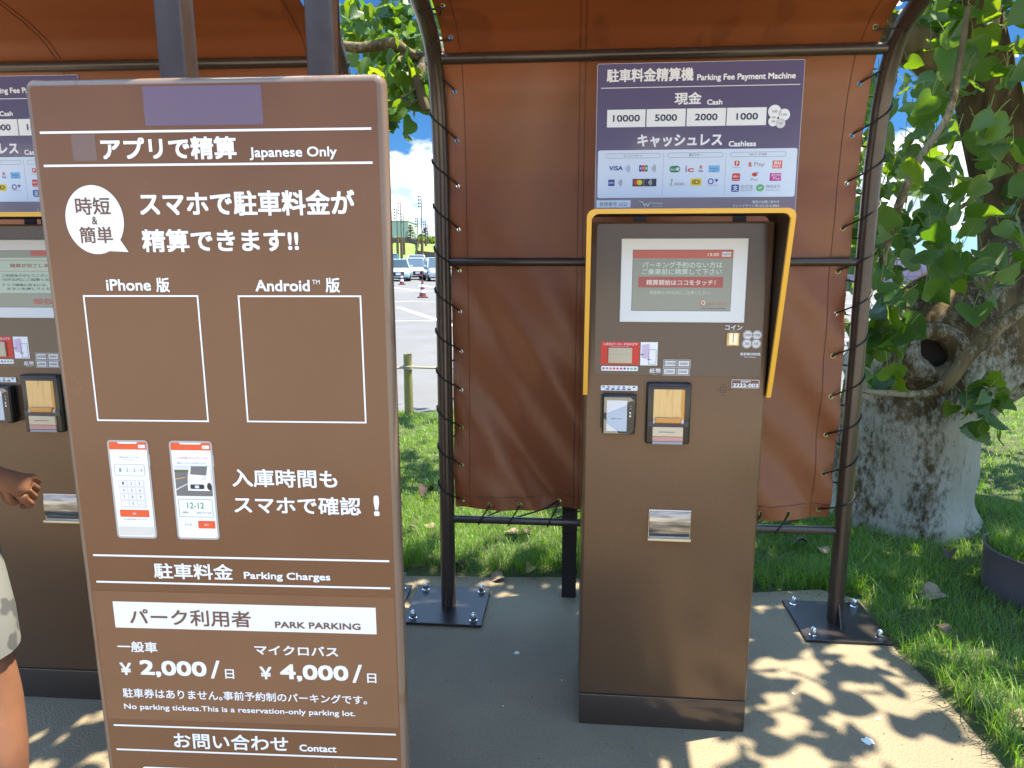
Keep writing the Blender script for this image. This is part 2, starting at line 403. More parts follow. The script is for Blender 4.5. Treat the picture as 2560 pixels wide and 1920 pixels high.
# ------------------------------------------------------------------ setting
def sheet(name, pts, z, m, kind='structure'):
    me = bpy.data.meshes.new(name); me.from_pydata([(x, y, z) for x, y in pts], [], [tuple(range(len(pts)))])
    me.materials.append(m); o = bpy.data.objects.new(name, me); COL.objects.link(o); o['kind'] = kind
    return o
sheet('ground', [(-6000, -6000), (6000, -6000), (6000, 9000), (-6000, 9000)], -0.030, soil_m)
# parking lot beyond the lawn
lot_edge = lambda x: 6.93 + 0.186 * (x + 1.0)
sheet('parking_lot', [(-60, lot_edge(-60)) if False else (-60, 6.0), (-6, 6.0), (6.0, 8.23), (60, 12.0), (60, 92), (-60, 92)], -0.022, asph_m)
bounce_ground_m = ground_mat('bounce_ground_pale', (0.42, 0.36, 0.27), (0.36, 0.31, 0.235), 0.8, 0.85, 0.2, 60, 0.1)  # unseen pale ground added behind the camera to bounce warm light
sheet('bounce_ground', [(-60, -60), (60, -60), (60, -1.6), (-60, -1.6)], -0.016, bounce_ground_m)
pv = [(-6.0, -1.6), (1.46, -1.6), (1.47, 1.0), (1.475, 1.92), (1.49, 2.10), (1.50, 2.36), (1.49, 2.53), (1.55, 2.97), (1.42, 3.07), (1.10, 3.04), (0.60, 3.14), (0.23, 3.20), (-0.15, 3.20), (-0.62, 3.27), (-2.5, 3.42), (-6.0, 3.7)]
pav = MB()
pav.add([(x, y, 0) for x, y in pv] + [(x, y, -0.06) for x, y in pv], [tuple(range(len(pv)))] + [(i, len(pv) + i, len(pv) + (i + 1) % len(pv), (i + 1) % len(pv)) for i in range(len(pv))], pave_m)
drop = mat('white_dropping', (0.72, 0.72, 0.70), 0.7)
rg = random.Random(3)
def splat(c, r, k):
    pav.add([(c[0] + r * math.cos(2 * PI * i / k) * rg.uniform(0.5, 1.15), c[1] + r * math.sin(2 * PI * i / k) * rg.uniform(0.5, 1.15), 0.002) for i in range(k)], [tuple(range(k))], drop)
splat((1.125, 2.02), 0.022, 13); splat((1.21, 2.13), 0.008, 9); splat((0.02, 2.53), 0.012, 11); splat((0.985, 2.27), 0.006, 9)
splat((-0.03, 2.2), 0.004, 7); splat((0.18, 2.35), 0.004, 7)
po = pav.build('pavement'); po['kind'] = 'structure'
# lawn surface, a gently uneven sheet
rs = np.random.RandomState(5)
def lawn_z(x, y):
    return 0.012 + 0.018 * np.sin(x * 2.1 + 1) * np.cos(y * 1.7) + 0.012 * np.sin(x * 5.3 + y * 3.1)
gx = np.linspace(-6, 9, 120); gy = np.linspace(-1.5, 10, 100)
LV = []; LF = []
idx = {}
def in_poly(x, y, P):
    c = False; j = len(P) - 1
    for i in range(len(P)):
        if (P[i][1] > y) != (P[j][1] > y) and x < (P[j][0] - P[i][0]) * (y - P[i][1]) / (P[j][1] - P[i][1]) + P[i][0]: c = not c
        j = i
    return c
for i in range(len(gx)):
    for j in range(len(gy)):
        x, y = gx[i], gy[j]
        inside = in_poly(x, y, pv)
        LV.append((x, y, -0.03 if inside else lawn_z(x, y)))
for i in range(len(gx) - 1):
    for j in range(len(gy) - 1):
        x, y = gx[i], gy[j]
        if y < lot_edge(x) + 0.0:
            a = i * len(gy) + j; LF.append((a, a + len(gy), a + len(gy) + 1, a + 1))
LM = MB(); LM.add(LV, LF, soil_m); lo = LM.build('lawn', smooth=True); lo['kind'] = 'structure'
# painted bay lines
ml = MB()
def strip(a, b, w, z=-0.018):
    a = Vector((*a, z)); b = Vector((*b, z)); d = (b - a).normalized(); n = Vector((-d.y, d.x, 0)) * w / 2
    ml.add([a - n, b - n, b + n, a + n], [(0, 1, 2, 3)], line_m)
strip((-3.6, 22.7), (0.9, 2 + 8.2), 0.17)
strip((-30, 17.3), (10, 17.9), 0.05); strip((-30, 34), (30, 34.4), 0.10)
strip((-30, 25.5), (30, 26.4), 0.05)
for k in range(-3, 8): strip((2.6 * k - 6.6, 34), (2.6 * k - 10.5, 41), 0.15)
for yy in (13.5, 16.5, 20, 24.5, 31): strip((5, yy), (40, yy + 1.2), 0.12)
o = ml.build('parking_line_paint'); o['kind'] = 'structure'
# embankment and hills
def terrain(name, x0, x1, ys, zf, m, nx=40):
    V = []; F = []; xs = np.linspace(x0, x1, nx)
    for x in xs:
        for y in ys: V.append((x, y, zf(x, y)))
    n = len(ys)
    for i in range(nx - 1):
        for j in range(n - 1): F.append((i * n + j, (i + 1) * n + j, (i + 1) * n + j + 1, i * n + j + 1))
    b = MB(); b.add(V, F, m); o = b.build(name, smooth=True); o['kind'] = 'structure'; return o
terrain('embankment', -90, 120, [88, 92, 97, 103, 110, 118, 126, 131, 140, 200, 320],
        lambda x, y: (-0.4 + max(0, min(1, (y - 89) / 40)) ** 0.8 * (4.6 if x < -6 else 4.6 * max(0.25, 1 - (x + 6) / 40)) + 0.25 * math.sin(x * 0.6 + y * 0.3)), hill_m, 90)
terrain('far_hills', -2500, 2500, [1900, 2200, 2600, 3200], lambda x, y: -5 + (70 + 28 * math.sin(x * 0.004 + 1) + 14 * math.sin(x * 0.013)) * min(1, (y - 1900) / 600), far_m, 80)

# ------------------------------------------------------------------ shelters
S2 = (-0.277, 2.907, R(-4.93))
def s2w(u, w, h=0, fr=S2):
    return Vector((fr[0] + u * math.cos(fr[2]) - w * math.sin(fr[2]), fr[1] + u * math.sin(fr[2]) + w * math.cos(fr[2]), h))
SW = 1.631
ARCH = [(0, 0.0), (0, 0.5), (0, 1.0), (0, 1.5), (-0.004, 1.83), (-0.030, 2.04), (-0.066, 2.16), (-0.110, 2.235), (-0.175, 2.288), (-0.27, 2.325), (-0.42, 2.365), (-0.62, 2.405), (-0.85, 2.435), (-1.10, 2.445), (-1.38, 2.43)]
def arch_at(s):
    # resample along ARCH (y, z) by height/length parameter
    acc = 0
    for i in range(len(ARCH) - 1):
        a, b = Vector(ARCH[i]), Vector(ARCH[i + 1]); L = (b - a).length
        if acc + L >= s: return a + (b - a) * ((s - acc) / L), (b - a).normalized()
        acc += L
    return Vector(ARCH[-1]), (Vector(ARCH[-1]) - Vector(ARCH[-2])).normalized()
ARCH_LEN = sum((Vector(ARCH[i + 1]) - Vector(ARCH[i])).length for i in range(len(ARCH) - 1))

def canvas_sheet(name, m, u0, u1, s0, s1, holes, surf, parent):
    """grid with octagonal eyelet holes; holes = [(u, s)]; surf(u, s) -> local point"""
    hr = 0.0070; c = 0.014
    us = set(np.round(np.linspace(u0, u1, 46), 4)); ss = set(np.round(np.linspace(s0, s1, 62), 4))
    for hu, hs in holes:
        us = {x for x in us if not (hu - c - 0.004 < x < hu + c + 0.004)} | {round(hu - c, 4), round(hu + c, 4)}
        ss = {x for x in ss if not (hs - c - 0.004 < x < hs + c + 0.004)} | {round(hs - c, 4), round(hs + c, 4)}
    us = sorted(us | {u0, u1}); ss = sorted(ss | {s0, s1})
    b = MB(); V = [surf(u, s) for u in us for s in ss]; F = []; n = len(ss)
    hc = {}
    for hu, hs in holes:
        i = min(range(len(us)), key=lambda k: abs(us[k] - (hu - c))); j = min(range(n), key=lambda k: abs(ss[k] - (hs - c)))
        hc[(i, j)] = (hu, hs)
    for i in range(len(us) - 1):
        for j in range(n - 1):
            q = (i * n + j, (i + 1) * n + j, (i + 1) * n + j + 1, i * n + j + 1)
            if (i, j) in hc:
                hu, hs = hc[(i, j)]; o = len(V)
                V += [surf(hu + hr * math.cos(R(225 + 45 * k)), hs + hr * math.sin(R(225 + 45 * k))) for k in range(8)]
                # corners BL BR TR TL match octagon points 0 2 4 6
                for e in range(4):
                    F.append((q[e], q[(e + 1) % 4], o + (2 * e + 2) % 8, o + 2 * e + 1, o + 2 * e))
            else: F.append(q)
    b.add(V, F, m)
    return b.build(name, parent, smooth=True)

def cap_nut(parent, x, y, z):
    b = MB()
    b.lathe([(0.017, 0), (0.017, 0.003), (0.012, 0.004)], (x, y, z), chrome, 14)
    b.lathe([(0.0135, 0), (0.0135, 0.012)], (x, y, z + 0.004), chrome, 6)
    b.lathe([(0.0125, 0), (0.0125, 0.006), (0.011, 0.013), (0.007, 0.0175), (0.0015, 0.0195)], (x, y, z + 0.016), chrome, 14)
    return b.build('cap_nut', parent, smooth=True)

EYE_H = [0.478, 0.639, 0.800, 0.961, 1.122, 1.287, 1.452, 1.615, 1.782, 1.952, 2.125]
EYE_B = [0.184, 0.312, 0.477, 0.64, 0.805, 0.97, 1.135, 1.301, 1.413]
ROOF_S0 = 2.250
def make_shelter(loc, rz, label, group, detail=True):
    root = empty('arched_shelter', loc, rz, label, 'shelter', group)
    pr = 0.0318
    for u in (0, SW):
        b = MB(); b.tube([(u, y, z) for y, z in ARCH], pr, steel_br, 20)
        post = b.build('arch_post', root, smooth=True)
        for ang in (0, 180):
            g = MB()
            c_, s_ = math.cos(R(ang - 90)), math.sin(R(ang - 90)); t = 0.003
            P = [(0.030, 0.012), (0.078, 0.012), (0.036, 0.10), (0.030, 0.10)]
            V = [(u + d * c_ - t * s_ * k, d * s_ + t * c_ * k, z) for k in (1, -1) for d, z in P]
            g.add(V, [(0, 1, 2, 3), (7, 6, 5, 4), (0, 4, 5, 1), (1, 5, 6, 2), (2, 6, 7, 3), (3, 7, 4, 0)], steel_br)
            g.build('gusset', post)
        p = MB(); p.rbox(u - 0.166, u + 0.166, -0.172, 0.166, 0.001, 0.0125, steel_dk, 0.0015, 1)
        plate = p.build('base_plate', root)
        for dx in (-0.128, 0.128):
            for dy in (-0.134, 0.128): cap_nut(plate, u + dx, dy, 0.0125)
    for h, y, nm in ((2.226, -0.106, 'rail'), (1.487, 0.0, 'rail'), (0.404, 0.0, 'rail')):
        b = MB(); b.tube([(0.028, y, h), (SW - 0.028, y, h)], 0.0165 if h < 2 else 0.020, steel_br, 14); b.build(nm, root, smooth=True)
    b = MB(); b.tube([(0.02, -1.36, 2.43), (SW - 0.02, -1.36, 2.43)], 0.02, steel_br, 12); b.build('rail', root, smooth=True)
    # hanging back sheet
    rr = random.Random(11)
    def wrinkle(u, s):
        h = s
        a = 0.010 * math.sin(3.0 * u + 2.0 * h) + 0.006 * math.sin(9 * u - 5 * h)
        d = (u - 0.05) + (h - 0.47) * 0.72                      # diagonal pulls toward the lower corner
        low = max(0, 1 - (h - 0.45) / 1.25)
        a += low * 0.030 * math.sin(13 * d + 2.2 * math.sin(2.5 * h + u)) * min(1, 4 * u)
        a += low * 0.008 * math.sin(41 * d + 3 * math.sin(4 * h)) * (0.5 + 0.5 * math.sin(5 * u + 2))
        a += low * 0.014 * math.sin(27 * d + 1.0 + 1.5 * math.sin(3 * u))
        edge = max(min(u - 0.03, 1.59 - u), 0)
        for hi in EYE_H: a += 0.007 * math.exp(-((h - hi + 0.25 * edge) / 0.022) ** 2) * math.exp(-edge / 0.07)
        for ui in EYE_B: a += 0.006 * math.exp(-((u - ui + 0.3 * (h - 0.45)) / 0.022) ** 2) * math.exp(-(h - 0.45) / 0.07)
        if h > 1.6: a += arch_at(h)[0].x
        seam = 0
        for su in (0.10, 0.54, 0.555, 1.515): seam += 0.0022 * math.exp(-((u - su) / 0.004) ** 2)
        for sh in (0.505,): seam += 0.002 * math.exp(-((h - sh) / 0.004) ** 2)
        return (u, 0.012 + a - seam, h)
    holes = [(0.064, h) for h in EYE_H] + [(1.548, h) for h in EYE_H] + [(u, 0.475) for u in EYE_B]
    back = canvas_sheet('back_canvas', canvas, 0.030, 1.585, 0.447, 2.252, holes if detail else [], wrinkle, root)
    # roof sheet laid along the arch
    def roofpt(u, s):
        p, t = arch_at(s); nrm = Vector((t.y, -t.x))             # towards the inside is below
        sag = 0.012 * math.sin(PI * (u - 0.03) / 1.57) * min(1, (s - ROOF_S0) * 3)
        rip = 0.003 * math.sin(7 * u + 9 * s)
        seam = sum(0.002 * math.exp(-((u - su) / 0.004) ** 2) for su in (0.10, 0.555, 1.515))
        return (u, p.x + 0.016 * 0, p.y - sag + rip + seam * 0 + 0.012)
    s_end = ARCH_LEN - 0.05
    rh = []
    k = ROOF_S0 + 0.06
    while k < s_end - 0.05: rh += [(0.070, round(k, 4)), (1.542, round(k, 4))]; k += 0.165
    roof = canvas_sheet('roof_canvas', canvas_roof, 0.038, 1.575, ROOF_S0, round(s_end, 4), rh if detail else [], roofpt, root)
    # stitched seams
    for cv, fn, ra in ((back, wrinkle, (0.45, 2.22)), (roof, roofpt, (ROOF_S0 + 0.01, s_end - 0.01))):
        for su in (0.098, 0.536, 0.556, 1.513):
            b = MB(); pts = [Vector(fn(su, ra[0] + (ra[1] - ra[0]) * i / 60)) + Vector((0, -0.0015, -0.001)) for i in range(61)]
            b.tube(pts, 0.0011, MATS['seam'], 5, False); b.build('seam', cv)
        if cv is back:
            for sh in (0.506,): b = MB(); b.tube([Vector(fn(0.035 + 1.545 * i / 60, sh)) + Vector((0, -0.0015, 0)) for i in range(61)], 0.0011, MATS['seam'], 5, False); b.build('seam', cv)
    if not detail: pass
    # eyelets (sub-parts of their sheet) and lacing cords
    tor = MB(); seg = 14
    V = []; F = []
    for i in range(seg):
        a = 2 * PI * i / seg
        for k in range(6):
            t = 2 * PI * k / 6; r = 0.0092 + 0.0022 * math.cos(t)
            V.append((r * math.cos(a), 0.0016 * math.sin(t), r * math.sin(a)))
    for i in range(seg):
        for k in range(6): F.append((i * 6 + k, i * 6 + (k + 1) % 6, ((i + 1) % seg) * 6 + (k + 1) % 6, ((i + 1) % seg) * 6 + k))
    tor.add(V, F, brass)
    eye0 = None
    def eyelet(par, p, rot=(0, 0, 0)):
        nonlocal eye0
        if eye0 is None: eye0 = tor.build('eyelet', par, smooth=True); e = eye0
        else:
            e = eye0.copy(); COL.objects.link(e); e.parent = par
        e.location = p; e.rotation_euler = rot
    if detail:
        for u, h in holes: eyelet(back, wrinkle(u, h))
        for u, s in rh:
            t = arch_at(s)[1]; eyelet(roof, roofpt(u, s), (math.atan2(t.y, t.x) - PI / 2 if False else PI / 2 - math.atan2(t.y, -t.x), 0, 0))
    cr = 0.0034
    def side_cord(u_post, u_eye, sgn):
        pts = []
        R_ = pr + 0.004
        for i, h in enumerate(EYE_H):
            hn = EYE_H[i + 1] if i + 1 < len(EYE_H) else h + 0.165
            e = Vector(wrinkle(u_eye, h)); dh = hn - h
            def on(a, f):
                z = h + dh * f; yy = arch_at(z)[0].x if z > 1.6 else 0
                return (u_post + sgn * R_ * math.cos(a), yy + R_ * math.sin(a), z)
            pts += [tuple(e + Vector((0, 0.008, 0))), tuple(e + Vector((0, -0.006, 0.003))),
                    on(R(-30), 0.20), on(R(-70), 0.28), on(R(-110), 0.38), on(R(-150), 0.50), on(R(180), 0.58), on(R(140), 0.64), on(R(90), 0.70), on(R(40), 0.76)]
            en = Vector(wrinkle(u_eye, hn)) if i + 1 < len(EYE_H) else None
            if en: pts.append(tuple(en + Vector((sgn * -0.012, 0.016, -0.03))))
        return pts
    b = MB(); b.tube(side_cord(0, 0.064, 1), cr, cord_m, 6); b.build('lacing_cord', root, smooth=True)
    b = MB(); b.tube(side_cord(SW, 1.548, -1), cr, cord_m, 6); b.build('lacing_cord', root, smooth=True)
    if detail:
        b = MB(); pts = []
        for i, u in enumerate(EYE_B):
            e = Vector(wrinkle(u, 0.475)); un = EYE_B[i + 1] if i + 1 < len(EYE_B) else u + 0.13
            pts += [tuple(e + Vector((0, 0.008, 0))), tuple(e + Vector((0, -0.006, -0.004))), (u - 0.040, -0.019, 0.408), (u - 0.048, -0.010, 0.386), (u - 0.046, 0.012, 0.388), (u - 0.02, 0.022, 0.41), (un - 0.05, 0.026, 0.455)]
        b.tube(pts, cr, cord_m, 6); b.build('lacing_cord', root, smooth=True)
        b = MB(); pts = []
        for u, s in [q for q in rh if q[0] < 1]:
            e = Vector(roofpt(u, s)); p1, _ = arch_at(s + 0.03); p2, _ = arch_at(s + 0.09)
            pts += [tuple(e + Vector((0, 0, 0.006))), tuple(e + Vector((0, 0, -0.008))), (pr, p1.x, p1.y - pr * 0.6), (0, p1.x - 0.01, p1.y - pr - 0.003), (-pr - 0.003, p2.x, p2.y), (0, p2.x, p2.y + pr + 0.003), (0.05, p2.x - 0.02, p2.y + 0.02)]
        b.tube(pts, cr, cord_m, 6); b.build('lacing_cord', root, smooth=True)
        b = MB(); pts = []
        for u, s in [q for q in rh if q[0] > 1]:
            e = Vector(roofpt(u, s)); p1, _ = arch_at(s + 0.03); p2, _ = arch_at(s + 0.09)
            pts += [tuple(e + Vector((0, 0, 0.006))), tuple(e + Vector((0, 0, -0.008))), (SW - pr, p1.x, p1.y - pr * 0.6), (SW, p1.x - 0.01, p1.y - pr - 0.003), (SW + pr + 0.003, p2.x, p2.y), (SW, p2.x, p2.y + pr + 0.003), (SW - 0.05, p2.x - 0.02, p2.y + 0.02)]
        b.tube(pts, cr, cord_m, 6); b.build('lacing_cord', root, smooth=True)
    return root
mat('seam', (0.10, 0.036, 0.020), 0.5)
SH = 'canvas shelters over the payment machines'
make_shelter((S2[0], S2[1], 0), S2[2], 'brown canvas shelter on curved pipe frame behind the payment machine with full screen view', SH)
S1_RIGHT = s2w(-0.362, 0.0)
S1_YAW = R(-3.6)
S1_LOC = (S1_RIGHT.x - SW * math.cos(S1_YAW), S1_RIGHT.y - SW * math.sin(S1_YAW))
make_shelter((S1_LOC[0], S1_LOC[1], 0), S1_YAW, 'brown canvas shelter at the left, mostly hidden behind the tall brown sign', SH, detail=False)
# square dark post standing behind the back sheet
p = s2w(0.522, 0.16)
b = MB(); b.rbox(-0.032, 0.032, -0.032, 0.032, 0, 0.30, steel_dk, 0.003, 2); b.rbox(-0.0335, 0.0335, -0.0335, 0.0335, 0.303, 1.05, steel_dk, 0.003, 2)
o = b.build('square_post', loc=(p.x, p.y, 0)); o.rotation_euler = (0, 0, S2[2])
tag(o, 'short dark square post behind the canvas sheet, left of the payment machine foot', 'post')

# ------------------------------------------------------------------ payment machines
MW, MD, MH = 0.531, 0.36, 1.604
def header_art(new, y):
    b = new('title_lettering')
    k = 0.0004
    Y = lambda i: y - k * i
    L = lambda s, x0, x1, z0, z1, m=white, bold=0.018, i=2: b.text(s, x0, x1, z0, z1, Y(i), m, bold)
    L('駐車料金精算機', 0.0288, 0.2836, 0.3685, 0.4063, bold=0.028)
    L('Parking Fee Payment Machine', 0.2939, 0.5771, 0.3640, 0.3862, bold=0.03)
    b.rect(0.0122, 0.5919, 0.3515, 0.3535, Y(2), white)
    b = new('cash_row')
    L('現金', 0.2311, 0.3097, 0.3016, 0.3367, bold=0.026); L('Cash', 0.3258, 0.3707, 0.2999, 0.3151, bold=0.03)
    for x0, x1, s, t0, t1 in ((0.0325, 0.1465, '10000', 0.0502, 0.1302), (0.1500, 0.2650, '5000', 0.1746, 0.2400), (0.2685, 0.3825, '2000', 0.2925, 0.3584), (0.3855, 0.5000, '1000', 0.4136, 0.4760)):
        b.rect(x0, x1, 0.2400, 0.2905, Y(2), white); L(s, t0, t1, 0.2558, 0.2752, print_navy, 0.022, 3)
    for x, z, r, s in ((0.5231, 0.2780, 0.0188, '500'), (0.5510, 0.2685, 0.0168, '100'), (0.5205, 0.2500, 0.0140, '50'), (0.5422, 0.2442, 0.0137, '10')):
        b.disc(x, z, r + 0.0012, Y(2), hdr_purple); b.disc(x, z, r, Y(3), key_grey if s == '10' else white)
        L(s, x - 0.0026 * len(s), x + 0.0026 * len(s), z - 0.003, z + 0.003, print_navy, 0.0, 4)
    b = new('cashless_lettering')
    L('キャッシュレス', 0.1249, 0.3757, 0.1816, 0.2184, bold=0.03); L('Cashless', 0.3950, 0.4747, 0.1800, 0.1960, bold=0.03)
    b = new('logo_panel')
    b.rrect(0.0079, 0.5960, 0.0334, 0.1735, 0.006, Y(2), pale_blue)
    for x0, x1, s, t0, t1 in ((0.0317, 0.1948, 'クレジットカード', 0.085, 0.1405), (0.2163, 0.3805, '電子マネー', 0.2798, 0.317), (0.4011, 0.5647, 'QRコード決済', 0.4568, 0.5079)):
        b.rframe(x0, x1, 0.1498, 0.1640, 0.0068, 0.0010, Y(3), print_grey); L(s, t0, t1, 0.1530, 0.1610, print_navy, 0.0, 3)
    for x in (0.2040, 0.3890):
        for q in range(16): b.rect(x - 0.0006, x + 0.0006, 0.0395 + q * 0.0079, 0.0440 + q * 0.0079, Y(3), print_grey)
    def waves(x, z, h, m):
        for q in range(4):
            r = h * (0.18 + 0.13 * q) * 1.1; b.ring(x, z, r, 0.0012, Y(3), m, 8, R(-48), R(48))
    L('VISA', 0.0417, 0.0837, 0.1145, 0.1275, print_blue, 0.03, 3); waves(0.0885, 0.1195, 0.026, print_blue)
    for q, m_ in enumerate((print_blue, print_red, print_green)):
        b.rrect(0.1322 + q * 0.0088, 0.1404 + q * 0.0088, 0.1101, 0.1295, 0.003, Y(3), m_); L('JCB'[q], 0.1338 + q * 0.0088, 0.1388 + q * 0.0088, 0.117, 0.1232, white, 0.02, 4)
    waves(0.1665, 0.1195, 0.026, print_navy)
    b.rect(0.0403, 0.0595, 0.0688, 0.0876, Y(3), print_blue); L('AMEX', 0.0415, 0.0583, 0.0755, 0.0805, white, 0.0, 4); waves(0.0675, 0.078, 0.024, print_navy)
    b.rect(0.1138, 0.1857, 0.0668, 0.0892, Y(3), print_navy); b.disc(0.1255, 0.0785, 0.0082, Y(4), print_red); b.disc(0.1350, 0.0785, 0.0082, Y(5), print_yellow)
    b.rect(0.1475, 0.1481, 0.0675, 0.0885, Y(4), white)
    for q in range(4): b.ring(0.159, 0.0785, 0.004 + 0.003 * q, 0.0011, Y(4), white, 8, R(-48), R(48))
    b.rrect(0.2232, 0.2550, 0.1070, 0.1263, 0.009, Y(3), print_green); L('Suica', 0.2262, 0.2440, 0.113, 0.120, white, 0.0, 4); b.disc(0.2478, 0.1168, 0.0048, Y(4), pale_blue)
    L('i', 0.2710, 0.2750, 0.1075, 0.1264, print_grey, 0.03, 3); L('C', 0.2775, 0.2960, 0.1075, 0.1190, print_red, 0.05, 3)
    L('R', 0.3130, 0.3215, 0.1165, 0.1266, print_red, 0.03, 3); L('Edy', 0.3105, 0.3240, 0.1063, 0.1140, print_blue, 0.02, 3)
    b.rect(0.3391, 0.3721, 0.1064, 0.1263, Y(3), print_sky); L('WAON', 0.3440, 0.3670, 0.1145, 0.1195, print_blue, 0.0, 4); b.ring(0.3555, 0.1185, 0.010, 0.0012, Y(4), print_blue, 10, R(220), R(320))
    b.poly([(0.226, 0.0870), (0.2350, 0.0890), (0.2300, 0.0700), (0.2345, 0.0690), (0.2345, 0.0677), (0.2265, 0.0685), (0.2310, 0.0855)], Y(3), print_lime); L('nanaco', 0.2395, 0.2692, 0.0690, 0.0770, print_grey, 0.0, 3)
    b.rect(0.2880, 0.3202, 0.0679, 0.0889, Y(3), print_yellow); L('iD', 0.2930, 0.3150, 0.0725, 0.0850, print_black, 0.02, 4)
    b.ring(0.3475, 0.0800, 0.0088, 0.0032, Y(3), print_blue, 20); L('+', 0.3590, 0.3695, 0.0780, 0.0885, print_blue, 0.04, 3); L('QUICPay', 0.3385, 0.3695, 0.0668, 0.0698, print_red, 0.0, 3)
    b.rrect(0.4150, 0.4295, 0.1245, 0.1390, 0.003, Y(3), print_red); L('P', 0.4195, 0.4255, 0.1265, 0.1365, white, 0.03, 4); L('PayPay', 0.4097, 0.4331, 0.1175, 0.1215, print_grey, 0.0, 3)
    L('R', 0.4569, 0.4665, 0.1210, 0.1345, print_red, 0.03, 3); L('Pay', 0.4730, 0.5036, 0.1190, 0.1345, print_grey, 0.0, 3)
    b.rect(0.5264, 0.5543, 0.1156, 0.1384, Y(3), print_orange); L('au', 0.5305, 0.5500, 0.1275, 0.1360, white, 0.03, 4); L('PAY', 0.5295, 0.5510, 0.1175, 0.1250, white, 0.02, 4)
    b.rrect(0.4100, 0.4335, 0.0806, 0.1029, 0.004, Y(3), print_red); L('d払い', 0.4122, 0.4312, 0.0905, 0.0975, white, 0.02, 4)
    for q in range(3): b.disc(0.4165 + q * 0.0055, 0.0850, 0.0013, Y(4), white, 10)
    b.poly([(0.4680, 0.0960), (0.4760, 0.0925), (0.4840, 0.0960), (0.4840, 0.1030), (0.4760, 0.1052), (0.4680, 0.1020)], Y(3), print_red); b.disc(0.4835, 0.1030, 0.0038, Y(4), print_sky, 12); L('Pay', 0.4656, 0.4862, 0.0785, 0.0880, print_grey, 0.0, 3)
    b.rect(0.5203, 0.5534, 0.0795, 0.1025, Y(3), print_pink); L('ÆON', 0.5230, 0.5510, 0.0925, 0.1005, white, 0.0, 4); L('Pay', 0.5300, 0.5510, 0.0815, 0.0905, white, 0.0, 4)
    b.rrect(0.4092, 0.4320, 0.0486, 0.0700, 0.004, Y(3), print_blue); L('支', 0.4130, 0.4285, 0.0515, 0.0675, white, 0.01, 4); L('支付宝', 0.4355, 0.4727, 0.0570, 0.0690, print_grey, 0.0, 3); L('ALIPAY', 0.4360, 0.4715, 0.0505, 0.0550, print_grey, 0.0, 3)
    b.disc(0.4940, 0.0600, 0.0120, Y(3), print_lime, 24, 0.0105); b.poly([(0.488, 0.0600), (0.490, 0.0620), (0.4930, 0.0590), (0.4985, 0.0640), (0.5000, 0.0620), (0.4930, 0.0560)], Y(4), white)
    L('微信支付', 0.5115, 0.5532, 0.0585, 0.0690, print_grey, 0.0, 3); L('WeChat Pay', 0.5115, 0.5520, 0.0500, 0.0550, print_grey, 0.0, 3)
    b = new('number_label')
    b.rect(0.0060, 0.1097, 0.0046, 0.0263, Y(2), pale_blue); L('管理番号 2222', 0.0144, 0.1006, 0.0089, 0.0214, print_grey, 0.004, 3)
    b = new('emblem')
    b.poly([(0.1324, 0.0252), (0.1460, 0.0180), (0.1520, 0.0060), (0.1560, 0.0140), (0.1620, 0.0060), (0.1740, 0.0245), (0.1640, 0.0150), (0.1600, 0.0120), (0.1570, 0.0190), (0.1520, 0.0120), (0.1470, 0.0210)], Y(2), key_grey)
    L('JUNGLIA', 0.1750, 0.2075, 0.0110, 0.0200, key_grey, 0.01, 2); L('OKINAWA', 0.1755, 0.2050, 0.0058, 0.0088, key_grey, 0.0, 2)
    b = new('contact_lettering')
    L('緊急のお問い合わせ', 0.4744, 0.5522, 0.0141, 0.0232, white, 0.006, 2); L('ピットデザイン㈱ 050-3310-8069', 0.4172, 0.5528, 0.0036, 0.0120, white, 0.004, 2)

